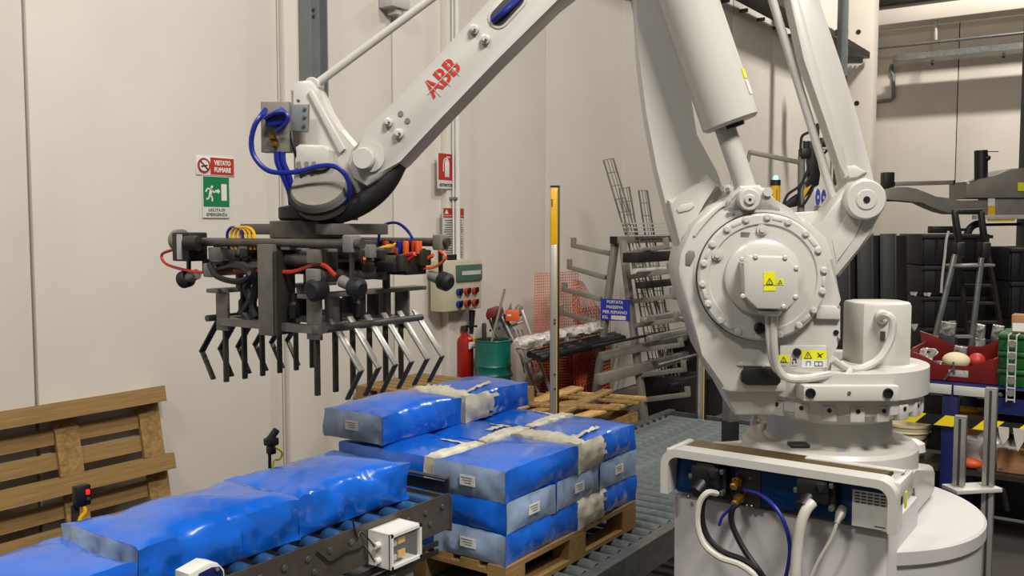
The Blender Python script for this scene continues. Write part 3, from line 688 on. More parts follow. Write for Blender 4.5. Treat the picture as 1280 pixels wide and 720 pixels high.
# ---- turret
cz = drop(575, 3.37)
zr0 = atD(1040, 541, 3.06).z; zr1 = atD(1040, 500, 3.03).z
tr = MB().lathe((AX.x, AX.y, zr0-.01), UP, [(.205, 0), (.21, .012), (.275, .05), (.295, .06)], 48); tr = tr.build('turret_neck', 'paint', rb)
MB().lathe((AX.x, AX.y, zr0-.022), UP, [(.204, 0), (.204, .02)], 48).build('seal_ring', 'steeld', rb)
rim = MB().lathe((AX.x, AX.y, zr0+.045), UP, [(.28, 0), (.315, .012), (.315, zr1-zr0-.045), (.29, zr1-zr0-.03)], 64).build('turret_ring', 'paint', rb)
for i in range(22):
    a = 2*PI*i/22; d = V((math.cos(a), math.sin(a), 0)); p = AX + d*.306; p = V((p.x, p.y, zr0+.075))
    MB().box(p-UP*.012, (.03, .05, .055), basis(d, UP.cross(d)), bev=.006).build('lug', 'paint', rim)
    MB().cyl(p+d*.006, p+d*.017, .008, seg=8).build('bolt_hole', 'black', rim)
# upper slab with front bar
zs0 = atD(1060, 501, 3.06).z; zs1 = atD(1060, 478, 3.06).z
slab = MB(); pts = []
for i in range(40):
    a = 2*PI*i/40; p = AX + (RT*math.cos(a)*1.03 + FW*math.sin(a))*.33; pts.append(V((p.x, p.y, zs0)))
slab.prism(pts, UP*(zs1-zs0+.03), bev=.02); slab = slab.build('turret_slab', 'paint', rb)
a = atD(1003, 491, 3.03); b_ = atD(1122, 491, 3.03); br = MB().box((a+b_)/2+FW*.03, ((b_-a).length, .09, .052), basis(RT, FW), bev=.005).build('front_bar', 'paint', rb)
for px in (1013, 1110): p = atD(px, 491.5, 3.013); MB().lathe(p+FW*.006, -FW, [(.017, 0), (.017, .010), (.012, .011), (.011, .006)], 16).build('hole', 'black', br)
MB().lathe(atD(1061, 491, 3.017), -FW, [(.006, 0), (.006, .006)], 10).build('screw', 'steel', br)
# motor cover
mc = atD(1097, 430, 3.33); zm0 = atD(1097, 466, 3.2).z; zm1 = atD(1097, 380, 3.2).z
g = MB(); pts = []
for x, y in ((-.105, -.04), (-.085, -.085), (-.045, -.105), (.03, -.105), (.085, -.08), (.105, -.03), (.105, .06), (.06, .1), (-.06, .1), (-.105, .06)): pts.append(V((mc.x, mc.y, zm0)) + RT*x + FW*y)
g.prism(pts, UP*(zm1-zm0), bev=.012); mot = g.build('motor_cover', 'paint', rb)
MB().prism([V((mc.x, mc.y, zs1+.01)) + (RT*math.cos(t_)*1.0+FW*math.sin(t_))*.145 for t_ in (2*PI*i/24 for i in range(24))], UP*(zm0-zs1+.012), bev=.012).build('motor_flange', 'paint', rb)
p = atD(1102, 396, 3.225); MB().lathe(p+FW*.01, -FW, [(.026, 0), (.026, .02), (.017, .03)], 12).build('cable_gland', 'paint', mot)
p = atD(1103, 420, 3.225); MB().box(p, (.016, .012, .034), basis(RT, FW)).build('name_plate', 'steel', mot)
MB().tube([atD(1100, 396, 3.20), atD(1109, 394, 3.17), atD(1116, 402, 3.16), atD(1113, 425, 3.16), atD(1099, 448, 3.15), atD(1075, 461, 3.12), atD(1055, 459, 3.08), atD(1040, 449, 3.06)], .0135, 8).build('white_cable', 'paint', rb)
# ---- housing at axis two
HF = -.26
hp = [(847, 335), (850, 316), (866, 281), (889, 257), (925, 239), (935, 235), (958, 234), (970, 250), (987, 267), (1007, 273), (1033, 297), (1043, 323), (1045, 378), (1052, 384), (1052, 425), (1041, 427), (1040, 468), (1010, 476), (989, 491), (913, 491), (901, 487), (878, 444), (850, 360)]
hs = MB().prism(poly(hp, HF), NV*.40, bev=.016).build('axis_housing', 'paint', rb)
MB().prism(poly([(905, 492), (920, 520), (1000, 520), (1045, 500), (1045, 440), (905, 440)], HF+.04), NV*.34, bev=.02).build('housing_foot', 'paint', rb)
g = MB(); ac = ap(951, 346, HF); k_ = 3.11/FPX
R0 = 80*k_
ring_ = MB().lathe(ac, -NV, [(R0+.012, -.01), (R0+.012, .004), (R0, .006), (R0, .030), (R0-.008, .036), (R0-.035, .038), (R0-.04, .032), (.13, .034), (.127, .05), (.115, .058), (.09, .06)], 72).build('gear_cover', 'paint', rb)
MB().lathe(ac, -NV, [(R0+.0035, .0), (R0+.0035, .012)], 72).build('edge_shadow_ring', 'ink', ring_)  # ink ring paints the shadow round the disc edge
XR = (RT*math.cos(DEL) - FW*math.sin(DEL))
for i in range(18):
    a = 2*PI*i/18+.12; d = XR*math.cos(a) + UP*math.sin(a); p = ac + d*(R0-.014) - NV*.034
    bo = MB().lathe(p, -NV, [(.013, 0), (.012, .008), (.009, .009), (.008, .012), (.004, .012)], 12).build('bolt', 'paint', ring_)
    t_ = -XR*math.sin(a) + UP*math.cos(a); q = ac + (XR*math.cos(a+.17) + UP*math.sin(a+.17))*(R0-.016) - NV*.036
    if i % 2: MB().box(q, (.035, .012, .008), basis(-XR*math.sin(a+.17)+UP*math.cos(a+.17), d), bev=.003).build('rib', 'paint', ring_)
for px, py in ((952, 287), (896, 319)): MB().lathe(ap(px, py, HF-.03), -NV, [(.02, 0), (.018, .012), (.010, .012), (.009, .02)], 16).build('plug', 'paint', ring_)
MB().lathe(ap(949, 410, HF-.03), -NV, [(.019, 0), (.019, .022), (.014, .028)], 16).build('black_plug', 'black', ring_)
oc = [(937, 320), (983, 321), (998, 334), (999, 373), (984, 387), (947, 386), (931, 371), (929, 329)]
cv = MB().prism(poly(oc, HF-.155), NV*.125, bev=.007).build('motor_cap', 'paint', rb)
for px, py in ((927, 324), (944, 321), (981, 322), (995, 335), (994, 371), (979, 383), (928, 370)): MB().lathe(ap(px, py, HF-.15), -NV, [(.008, 0), (.008, .008), (.005, .01)], 10).build('bolt', 'paint', cv)
def sticker(px0, py0, px1, py1, o, m, par, name='warning_sticker'): return MB().prism(poly([(px0, py0), (px1, py0), (px1, py1), (px0, py1)], o), -NV*.0012).build(name, m, par)
def triang(px, py, s, o, par, m='ink'):
    g = MB(); P = [ap(px, py-s, o), ap(px+s, py+s*.75, o), ap(px-s, py+s*.75, o)]
    for a, b in zip(P, P[1:]+P[:1]): g.bar(a, b, .0016, s*.20/FPX*3, NV)
    g.bar(ap(px, py-s*.35, o), ap(px-s*.12, py+s*.45, o), .0016, s*.16/FPX*3, NV); g.build('warning_triangle', m, par)
o_ = HF-.1555
sticker(954.5, 340, 969.5, 363.5, o_, 'ysign', cv); sticker(970.5, 348.5, 979.5, 356, o_, 'ysign', cv); triang(962, 352, 4.2, o_-.0015, cv); triang(975, 352.5, 2.6, o_-.0015, cv)
g = MB(); g.bar(ap(954.5, 356.5, o_-.0015), ap(969.5, 356.5, o_-.0015), .0012, .0015, NV); g.build('sticker_rule', 'ink', cv)
# small plate with text on the cover
text('rated data', ap(933, 293, HF-.034), XR, UP, .012, 'ink', ring_, name='print_lines') if False else None
g = MB()
for i in range(3): g.bar(ap(926, 290.5+2.2*i, HF-.0345), ap(938-i, 291.2+2.2*i, HF-.0345), .0012, .0028, NV)
g.build('print_lines', 'grey', ring_, kind='stuff')
# black vent plug, knob and lower stickers
g = MB().prism(poly([(929, 464), (933, 460), (969, 460), (970, 468), (976, 471), (976, 478), (972, 482), (934, 482), (927, 477), (927, 468)], HF-.03), NV*.03, bev=.003).build('black_cover_plug', 'black', hs)
MB().lathe(ap(995, 439.5, HF), -NV, [(.014, 0), (.014, .02), (.010, .026)], 16).build('black_plug', 'black', hs)
MB().prism(poly([(975, 432), (1034, 432), (1034, 463), (1024, 470), (975, 470)], HF-.012), NV*.012, bev=.004).build('sticker_plate', 'paint', hs)
o_ = HF-.0125
sticker(972, 444, 987, 453, o_, 'ysign', hs); triang(979.5, 449.5, 3.6, o_-.0015, hs); sticker(988.5, 446, 997.5, 457, o_, 'greyl', hs, 'white_sticker'); sticker(973, 454.5, 982, 457, o_, 'greyl', hs, 'white_sticker')
sticker(1002, 438, 1033.5, 449.5, o_, 'ysign', hs); sticker(1002, 449.5, 1033.5, 459.5, o_, 'label', hs, 'white_sticker'); triang(1010, 444.5, 4.6, o_-.0015, hs)
g = MB(); g.bar(ap(1022, 441, o_-.0015), ap(1027, 447, o_-.0015), .0012, .004, NV); g.bar(ap(1022, 446.5, o_-.0015), ap(1029, 441.5, o_-.0015), .0012, .003, NV); g.build('hand_print', 'ink', hs)
g = MB()
for a, b in (((1008, 457), (1008, 452)), ((1008, 452), (1013, 452)), ((1013, 452), (1013, 457)), ((1018.5, 452), (1028, 452)), ((1028, 452), (1028, 457.5)), ((1028, 457.5), (1018.5, 457.5)), ((1018.5, 457.5), (1018.5, 452)), ((1023.2, 452), (1023.2, 457.5))): g.bar(ap(*a, o_-.0015), ap(*b, o_-.0015), .0012, .0022, NV)
for a, b in (((990.5, 450), (994, 449)), ((994, 449), (995.5, 454)), ((990.5, 452), (991, 455))): g.bar(ap(*a, o_-.0015), ap(*b, o_-.0015), .0012, .004, NV)
g.build('pictogram', 'ink', hs)
for px, py in ((927, 455), (954, 456), (1030, 464), (1046, 400)): MB().lathe(ap(px, py, HF), -NV, [(.008, 0), (.007, .007), (.004, .008)], 10).build('bolt', 'paint', hs)
MB().lathe(ap(1045, 415.5, HF-.001), -NV, [(.009, 0), (.009, .003)], 12).build('hole', 'black', hs)
MB().bar(ap(921, 455.5, HF-.002), ap(968, 457, HF-.002), .006, .006, NV).build('seam_rib', 'paint', hs)
MB().prism(poly([(1020, 381), (1046, 383), (1051, 389), (1051, 400), (1020, 399)], HF-.02), NV*.03, bev=.008).build('raised_pad', 'paint', hs)
# slotted pad on the left of the housing
MB().prism(poly([(857, 318), (861, 313), (868, 314), (869, 320), (863, 332), (857, 331)], HF-.004), NV*.006, bev=.002).build('slot_hole', 'grey', hs)
MB().tube([ap(868, 295, HF-.002), ap(873, 288, HF-.002), ap(884, 275, HF-.002), ap(897, 262, HF-.002), ap(906, 256, HF-.002)], .0045, 6).build('edge_rib', 'paint', hs)
# conduits out of the motor cap
MB().tube([ap(958, 384, HF-.10), ap(959, 400, HF-.10), ap(960, 425, HF-.09), ap(964, 452, HF-.07), ap(974, 466, HF-.06), ap(1000, 471, HF-.06), ap(1030, 467, HF-.06), ap(1045, 466, HF-.05)], .0075, 8).build('white_cable', 'paint', rb)
MB().tube([ap(967, 384, HF-.10), ap(967, 400, HF-.10), ap(967, 430, HF-.09), ap(971, 458, HF-.07), ap(985, 473, HF-.06), ap(1010, 473, HF-.06), ap(1040, 468, HF-.05), ap(1056, 470, HF-.04), ap(1061, 463, HF-.03), ap(1050, 455, HF-.01)], .0135, 10).build('white_cable', 'paint', rb)
MB().lathe(ap(962, 388, HF-.10), (0, 0, -1), [(.04, 0), (.036, .012), (.02, .02)], 16).build('cap_outlet', 'paint', cv)
# ---- lower arm
la = [(778, -95), (790, -60), (795, 0), (798, 64), (808, 142), (821, 210), (836, 270), (849, 312), (858, 350), (900, 380), (985, 372), (990, 330), (955, 300), (922, 256), (905, 231), (890, 218), (880, 200), (871, 168), (862, 110), (850, 20), (838, -60), (828, -100)]
arm = MB().prism(poly(la, -.10), NV*.22, bev=.02).build('lower_arm', 'paint', rb)
MB().prism(poly([(835, 250), (848, 250), (868, 236), (885, 217), (900, 233), (880, 255), (862, 280), (851, 312)], -.13), NV*.08, bev=.012).build('arm_web', 'paint', rb)
MB().prism(poly([(846, 262), (850, 256), (866, 253), (868, 258), (862, 263), (848, 266)], -.135), NV*.01, bev=.003).build('cast_mark', 'paint', arm)
# elbow block beyond the frame
el = ap(800, -75, -.16); MB().lathe(el, NV, [(.13, 0), (.14, .02), (.14, .30), (.13, .32)], 32).build('elbow', 'paint', rb)
# ---- balancing cylinder
o_ = -.20
a = ap(914, 156, o_); b_ = ap(838, -65, o_); ax_ = (b_-a).normalized()
cr = 35.5*3.17/FPX
MB().lathe(a, ax_, [(.03, 0), (cr-.012, 0), (cr, .010), (cr, .46), (cr-.004, .70), (cr-.02, .72)], 48).build('balancing_cylinder', 'paint', rb)
MB().lathe(a-ax_*.012, ax_, [(.044, 0), (.044, .02)], 24).build('cylinder_seal', 'rubber', rb)
f_ = ap(936, 246, o_); 
MB().lathe(f_, ax_, [(.032, 0), (.036, .006), (.036, .26)], 28).build('piston_rod', 'paint', rb)
fc = ap(937, 249.5, HF-.05)
MB().lathe(fc, NV, [(.033, 0), (.037, .006), (.037, .10)], 28).build('rod_eye', 'paint', rb)
MB().lathe(fc-NV*.008, NV, [(.015, 0), (.018, .003), (.018, .012)], 18).build('eye_boss', 'paint', rb)
MB().lathe(fc-NV*.0095, NV, [(.005, 0), (.005, .004)], 10).build('eye_bolt', 'black', rb)
MB().prism(poly([(917, 243), (925, 232), (950, 231), (972, 252), (985, 268), (905, 268), (895, 262)], HF-.0), NV*.12, bev=.012).build('rod_bracket', 'paint', rb)
MB().lathe(ap(910, 237, HF+.02), -NV, [(.018, 0), (.016, .02), (.008, .02), (.007, .028)], 16).build('pivot_plug', 'paint', rb)
for px, py in ((913, 262), (909, 237)): MB().lathe(ap(px, py, HF-.012), -NV, [(.008, 0), (.008, .004)], 10).build('bolt', 'grey', hs)
MB().lathe(ap(958, 240, HF+.02), -NV, [(.016, 0), (.016, .03)], 16).build('lug', 'paint', rb)
# sticker on the cylinder
for i, (px, py, m_, hh) in enumerate(((919.5, 97, 'ysign', .034), (927, 113, 'label', .05))):
    p = ap(px, py, o_); c0 = a + ax_*((p-a).dot(ax_)); rd = (XR*.93 - NV*.40); rd = (rd - ax_*rd.dot(ax_)).normalized(); tg = ax_.cross(rd)
    MB().box(c0 + rd*(cr+.0005), (.002, .035, hh), basis(rd, tg)).build('cylinder_sticker', m_, rb)
# ---- rear rocker and links
rk = [(1000, 300), (1018, 288), (1030, 274), (1050, 243), (1064, 229), (1083, 222), (1100, 231), (1108, 248), (1102, 268), (1092, 284), (1072, 312), (1048, 344), (1030, 356), (1000, 350)]
MB().prism(poly(rk, -.10), NV*.20, bev=.014).build('rocker', 'paint', rb)
MB().prism(poly([(1040, 300), (1062, 262), (1085, 268), (1066, 300), (1046, 330)], -.104), NV*.01, bev=.005).build('rocker_rib', 'paint', rb)
MB().prism(poly([(1085, 285), (1092, 276), (1094, 288), (1050, 345), (1046, 340)], -.06), NV*.20, bev=.006).build('rocker_edge', 'paint', rb)
pc = ap(1083, 249.5, -.15)
MB().lathe(pc, NV, [(.064, 0), (.070, .008), (.070, .29)], 36).build('rocker_pin', 'paint', rb)
MB().lathe(pc-NV*.004, NV, [(.033, 0), (.036, .002), (.036, .008)], 24).build('pin_ring', 'paint', rb); MB().lathe(pc-NV*.0075, NV, [(.011, 0), (.012, .004)], 14).build('pin_bolt', 'black', rb)
MB().prism(poly([(980, -50), (988, 0), (1005, 75), (1032, 152), (1050, 206), (1055, 235), (1078, 240), (1098, 236), (1091, 219), (1072, 146), (1050, 76), (1024, 0), (1012, -50)], -.035), NV*.10, bev=.014).build('rear_link', 'paint', rb)
MB().prism(poly([(985, -20), (988, 0), (1005, 75), (1032, 152), (1050, 206), (1054, 224), (1063, 220), (1049, 170), (1024, 96), (999, 0), (994, -20)], -.06), NV*.05, bev=.010).build('link_ridge', 'paint', rb)
MB().prism(poly([(1054, 208), (1070, 206), (1085, 215), (1072, 222), (1056, 224)], -.05), NV*.05, bev=.010).build('link_fillet', 'paint', rb)
MB().cyl(ap(947, -60, .0), ap(1045, 258, .0), .0155, seg=16).build('thin_rod', 'paint', rb)
MB().lathe(ap(1046, 264, -.03), NV, [(.028, 0), (.028, .08)], 20).build('rod_end', 'paint', rb)
MB().prism(poly([(985, 266), (1045, 262), (1050, 275), (1030, 300), (1000, 300)], .05), NV*.12, bev=.008).build('rear_casting', 'paint', rb)
# upper rear linkage beyond the frame joins the elbow
MB().prism(poly([(770, -125), (800, -60), (985, -22), (1022, -30), (1018, -55), (980, -75)], -.06), NV*.16, bev=.02).build('upper_arm_tail', 'paint', rb)
# ---- upper arm
UF = -.13
ua = [(800, -150), (612, 0), (551, 66), (492, 128), (464, 164), (438, 186), (433, 205), (440, 224), (458, 234), (476, 224), (500, 202), (545, 154), (620, 76), (697, 0), (850, -110)]
up_ = MB().prism(poly(ua, UF), NV*.20, bev=.022).build('upper_arm', 'paint', rb)
AV = (ap(592, 56, UF)-ap(514, 140, UF)).normalized(); AN = NV.cross(AV)
text('ABB', ap(553, 97.5, UF-.001), AV, -AV.cross(-NV)*-1 if False else (-NV).cross(AV)*-1 if False else UP - AV*AV.dot(UP), .088, 'logo', up_, name='logo', bold=.0018, width=.150)
lv = (UP - AV*AV.dot(UP)).normalized(); lc = ap(553, 97.5, UF-.003)
g = MB(); g.bar(lc-AV*.08, lc+AV*.08,   .0012, .0022, NV)
for s in (-.05, .0, .05): g.bar(lc+AV*s-lv*.04, lc+AV*s+lv*.04, .0012, .0018, NV)
g.build('logo_gap', 'paint', up_)
for px, py, r in ((593, 37, .019), (607, 49.5, .019), (486, 153, .018), (499, 167, .02)):
    MB().lathe(ap(px, py, UF), -NV, [(r, -.01), (r*.9, .014), (r*.55, .016), (r*.5, .026), (r*.2, .026)], 16).build('boss_bolt', 'paint', up_); MB().lathe(ap(px, py, UF-.0262), -NV, [(r*.2, 0), (r*.2, .001)], 8).build('bolt_hole', 'ink', up_)
for px, py in ((501, 142), (509.5, 151)): MB().lathe(ap(px, py, UF), -NV, [(.010, 0), (.010, .004), (.005, .004)], 12).build('small_bolt', 'grey', up_)
def slot(c, l, r, o, m, name, par):
    c = ap(*c, o); P = []
    for i in range(9): a = -PI/2+PI*i/8; P.append(c+AV*(l+r*math.cos(a))+lv*r*math.sin(a))
    for i in range(9): a = PI/2+PI*i/8; P.append(c+AV*(-l+r*math.cos(a))+lv*r*math.sin(a))
    return MB().prism(P, NV*.008, bev=.002).build(name, m, par)
slot((634, 10), .045, .040, UF-.004, 'paint', 'slot_rim', up_); sl = slot((634, 10), .045, .030, UF-.0055, 'ink', 'slot_opening', up_)
MB().tube([ap(616, 26, UF-.004), ap(628, 16, UF-.02), ap(640, 6, UF-.012), ap(652, -4, UF-.004)], .012, 8).build('blue_hose', 'hose', rb)
MB().lathe(ap(453, 198, UF-.045), NV, [(.036, 0), (.041, .006), (.041, .06)], 32).build('wrist_pin_cap', 'paint', rb)
MB().lathe(ap(462, 196, UF-.01), NV, [(.055, 0), (.055, .03)], 32).build('wrist_pin_collar', 'paint', rb)
# thin upper rod
MB().cyl(ap(393, 107, -.02), ap(760, -166, -.02), .0155, seg=16).build('parallel_rod', 'paint', rb)
MB().prism(poly([(740, -168), (750, -182), (772, -180), (835, -80), (800, -45), (765, -70)], -.05), NV*.08, bev=.012).build('elbow_link', 'paint', rb)
MB().lathe(ap(389, 106, -.05), NV, [(.026, 0), (.03, .006), (.03, .07)], 20).build('rod_end', 'paint', rb)
# ---- tilt housing and wrist
MB().prism(poly([(362, 112), (370, 101), (388, 99), (398, 112), (416, 160), (440, 188), (470, 200), (468, 232), (430, 262), (380, 268), (366, 236), (366, 170)], -.06), NV*.12, bev=.015).build('tilt_housing', 'paint', rb)
MB().prism(poly([(384, 115), (389, 111), (431, 186), (424, 192)], -.075), NV*.03, bev=.005).build('housing_rib', 'paint', rb)
MB().prism(poly([(368, 184), (374, 180), (404, 181), (411, 187), (411, 206), (400, 212), (368, 211)], -.14), NV*.16, bev=.01).build('wrist_motor_box', 'paint', rb)
g = MB()
for px in (373, 383, 392): g.bar(ap(px, 202, -.142), ap(px+2, 212, -.142), .006, .012, NV)
g.build('motor_box_print', 'grey', rb, kind='stuff')
wc = ap(400, 237, -.125); wa = (-NV*.76 + UP*.65).normalized(); wr_ = .107
MB().lathe(wc-wa*.06, wa, [(wr_*.9, 0), (wr_, .01), (wr_, .07), (wr_*.93, .086), (wr_*.4, .092)], 40).build('wrist_body', 'rackp', rb)  # darker grey than the plate itself: its shadow is put into the colour
MB().lathe(wc-wa*.02, wa, [(wr_*.98, 0), (wr_*1.10, .006), (wr_*1.10, .022), (wr_*.98, .03)], 40).build('rubber_seal', 'rubber', rb)
MB().tube([ap(495, 204, UF+.06), ap(482, 228, UF+.05), ap(462, 248, UF+.05), ap(436, 262, UF+.05), ap(405, 268, UF+.05), ap(372, 266, UF+.05)], .042, 14).build('black_boot', 'rubber', rb)
MB().lathe(ap(395, 272, .0)-UP*.012, UP, [(.13, 0), (.14, .01), (.14, .05), (.10, .06)], 36).build('wrist_flange', 'rubber', rb)
# junction box on the wrist with blue hoses
jb = MB().prism(poly([(325.5, 127), (361, 127), (361, 190), (326, 190)], -.15), NV*.06, bev=.004).build('junction_box', 'rackp', rb)
MB().prism(poly([(360, 131), (385, 130), (384, 165), (360, 163)], -.13), NV*.025, bev=.003).build('bracket_plate', 'strut', rb)
for px, py in ((381, 136), (381, 146), (380, 157), (373, 126)): MB().lathe(ap(px, py, -.13), -NV, [(.007, 0), (.005, .008)], 10).build('bolt', 'steel', rb)
for px, py in ((342, 172), (345, 181)): MB().lathe(ap(px, py, -.15), -NV, [(.012, 0), (.012, .02), (.007, .03)], 8).build('brass_fitting', 'brass', jb)
g = MB(); g.prism(poly([(331, 145), (350, 133), (358, 140), (357, 153), (340, 158), (331, 156)], -.185), NV*.035, bev=.006); g.build('valve', 'hose', jb)
MB().tube([ap(332, 137, -.16), ap(326, 145, -.19), ap(318, 158, -.2), ap(314, 178, -.2), ap(318, 196, -.2), ap(333, 212, -.2), ap(352, 216, -.2), ap(376, 214, -.2), ap(398, 208, -.2), ap(418, 208, -.2), ap(432, 219, -.19), ap(437, 236, -.17), ap(433, 252, -.14), ap(416, 262, -.11)], .0095, 8).build('blue_hose', 'hose', rb)
MB().tube([ap(331, 148, -.19), ap(344, 141, -.2), ap(357, 141, -.2), ap(360, 150, -.2), ap(352, 160, -.19), ap(346, 164, -.18)], .008, 8).build('blue_hose', 'hose', rb)
for dx, r in ((0, .0115), (7, .011)): MB().tube([ap(346+dx, 190, -.14), ap(347+dx, 203, -.14), ap(354+dx, 220, -.13), ap(362+dx*.7, 240, -.11), ap(364+dx, 255, -.09)], r, 8).build('blue_hose', 'hose', rb)
MB().tube([ap(364, 164, -.13), ap(366, 180, -.14), ap(372, 200, -.13), ap(378, 225, -.12)], .007, 8).build('black_cable', 'black', rb)
# ---- cables hanging from the base panel
def fp(px, py, d=.04): return atX(px, py, PX-d)
cab = 'cable'
cable('grey_cable', 'pale grey cable looping from left black connector down pedestal', [fp(896, 617, .08), fp(884, 616, .12), fp(874, 630, .13), fp(872, 655, .13), fp(880, 680, .13), fp(900, 697, .13), fp(925, 706, .13), fp(945, 722, .13), fp(955, 750, .1)], .010, 'pvc', cab)
cable('black_cable', 'black cable running beside the pale cable from left connector', [fp(888, 614, .09), fp(880, 625, .105), fp(878, 650, .105), fp(886, 673, .105), fp(905, 690, .105), fp(930, 700, .105), fp(950, 716, .105), fp(962, 750, .08)], .0095, 'black', cab)
cable('black_cable', 'black cable hanging straight from lower brass fitting on base panel', [fp(924, 628, .05), fp(916, 636, .06), fp(914, 650, .06), fp(920, 668, .06), fp(932, 690, .06), fp(950, 715, .06), fp(970, 745, .05)], .0095, 'black', cab)
cable('blue_air_tube', 'short loose blue tube end beside the brass fittings', [fp(922, 627, .05), fp(912, 637, .06), fp(903, 646, .06), fp(899, 657, .06)], .005, 'hose', cab)
cable('blue_air_tube', 'long blue air tube hanging between the two black connectors', [fp(930, 612, .02), fp(950, 618, .03), fp(968, 633, .05), fp(981, 655, .06), fp(987, 680, .06), fp(986, 703, .06), fp(979, 735, .06)], .0065, 'hose', cab)
cable('ivory_hose', 'thick ivory corrugated hose from right black connector to floor', [fp(1016, 628, .07), fp(1008, 637, .09), fp(1001, 655, .1), fp(997, 680, .1), fp(994, 720, .1), fp(992, 760, .1)], .0165, 'pvc', cab, 12)
cable('grey_cable', 'thin grey cable from round gland left of printed label', [fp(1053, 640, .05), fp(1047, 652, .06), fp(1038, 675, .06), fp(1022, 703, .06), fp(1008, 735, .06)], .0055, 'pvc', cab)
# ================================================================== GRIPPER
GX0, GX1, GN, GF = 2.29, 2.76, 2.47, 2.985
def gx(px, py, X=GX0): return atX(px, py, X)
gc = V(((GX0+GX1)/2, (GN+GF)/2, 0)); ZP = ap(390, 294, .1).z; ZB = gx(330, 410).z; ZT = gx(330, 366).z; ZR = gx(300, 303).z; ZTIP = gx(275, 477).z
gr = thing('bag_gripper', 'grey claw gripper with bent steel tines hanging from the robot wrist', 'gripper', (gc.x, gc.y, ZTIP))
wx_ = ap(392, 284, .1)
g = MB(); c = V((wx_.x, wx_.y, ZP+.024))
g.box(c, (.30, .52, .042), bev=.004); g.build('mount_plate', 'plate', gr)
MB().lathe((c.x-.08, c.y-.05, ZP-.012), UP, [(.135, 0), (.14, .005), (.14, .064), (.135, .068)], 40).build('turning_disc', 'gsteel', gr)
MB().lathe((c.x, c.y, ZR-.005), UP, [(.10, 0), (.10, ZP-ZR+.02)], 28).build('spacer_column', 'steeld', gr)
MB().box(ap(431, 272, -.02), (.05, .09, .02)).build('terminal_block', 'greenc', gr)
# rods across both ends and rails along
Y0, Y1 = GN-.24, GF+.25
for X in (GX0, GX1): MB().cyl((X, Y0, ZR), (X, Y1, ZR), .017, seg=14).build('cross_rod', 'gsteel', gr)
for y in (GN-.02, GF+.02): MB().box(((GX0+GX1)/2, y, ZR-.045), (GX1-GX0+.06, .05, .05), bev=.003).build('side_rail', 'plate', gr)
for y in (GN+.14, GF-.14): MB().box(((GX0+GX1)/2, y, ZR-.01), (GX1-GX0+.02, .05, .03), bev=.003).build('inner_rail', 'grey', gr)
for x in (GX0+.12, GX1-.12): MB().box((x, (GN+GF)/2, ZR-.03), (.06, GF-GN+.16, .02)).build('cross_plate', 'plate', gr)
# jaw carriages
for y, s in ((GN, -1), (GF, 1)):
    MB().box(((GX0+GX1)/2+.03, y, ZT), (GX1-GX0+.16, .07, .016), bev=.002).build('jaw_beam', 'plate', gr)
    MB().box(((GX0+GX1)/2, y, ZB+.012), (GX1-GX0+.02, .055, .03), bev=.003).build('jaw_bar', 'plate', gr)
    for x in (GX0, GX1): MB().box((x, y, (ZT+ZB)/2-.01), (.012, .072, ZT-ZB+.03), bev=.002).build('end_plate', 'plate', gr)
    MB().cyl((GX0-.02, y+s*.075, ZB+.02), (GX1+.03, y+s*.075, ZB+.02), .013, seg=12).build('jaw_shaft', 'gsteel', gr)
    for i in range(6):
        x = GX0+.01+i*(GX1-GX0-.02)/5
        MB().box((x, y-s*.0, (ZB+ZTIP)/2+.01), (.02, .014, ZB-ZTIP+.02), bev=.002).build('straight_tine', 'steeld', gr)
        if s < 0 or True:
            P = [V((x+.03, y+s*.045, ZB+.05)), V((x+.03, y+s*.19, ZB-.125)), V((x+.03, y+s*.12, ZTIP-.005))]
            cl = MB(); cl.bar(P[0], P[1]+(P[1]-P[0]).normalized()*.004, .028, .009, (1, 0, 0), bev=.002); cl = cl.build('claw_tine', 'alu' if s < 0 else 'steeld', gr)  # near row's upper bars use paler metal to paint the light they catch
            MB().bar(P[1]-(P[2]-P[1]).normalized()*.004, P[2], .022, .009, (1, 0, 0), bev=.002).build('claw_tip', 'steeld', cl)
    for x in (GX0+.06, GX1-.06):
        MB().cyl((x, y-s*.03, ZR-.06), (x, y-s*.03, ZT), .016, seg=12).build('guide_rod', 'gsteel', gr)
    for k in range(3):
        x = GX0+.11+k*.14; MB().box((x, y-s*.02, (ZT+ZB)/2), (.03, .04, ZT-ZB), bev=.002).build('clamp_plate', 'plate' if k != 1 else 'steeld', gr)
# centre end plate facing the room
a = gx(323, 305, GX0-.02); b = gx(349, 420, GX0-.02); ce = (a+b)/2
MB().box(ce, (.04, abs(a.y-b.y)*.72, a.z-b.z), bev=.003).build('centre_plate', 'plate', gr)
MB().box(ce+V((.03, -abs(a.y-b.y)*.5, -.01)), (.09, .014, a.z-b.z-.03)).build('centre_web', 'steeld', gr)
MB().box(((GX0+GX1)/2, (GN+GF)/2, ZB+.015), (.03, GF-GN, .028)).build('lower_tie', 'plate', gr)
MB().box((GX0+.0, (GN+GF)/2, ZB+.012), (.03, GF-GN, .03)).build('lower_tie', 'plate', gr)
MB().box((GX1-.0, (GN+GF)/2, ZB+.012), (.03, GF-GN, .03)).build('lower_tie', 'plate', gr)
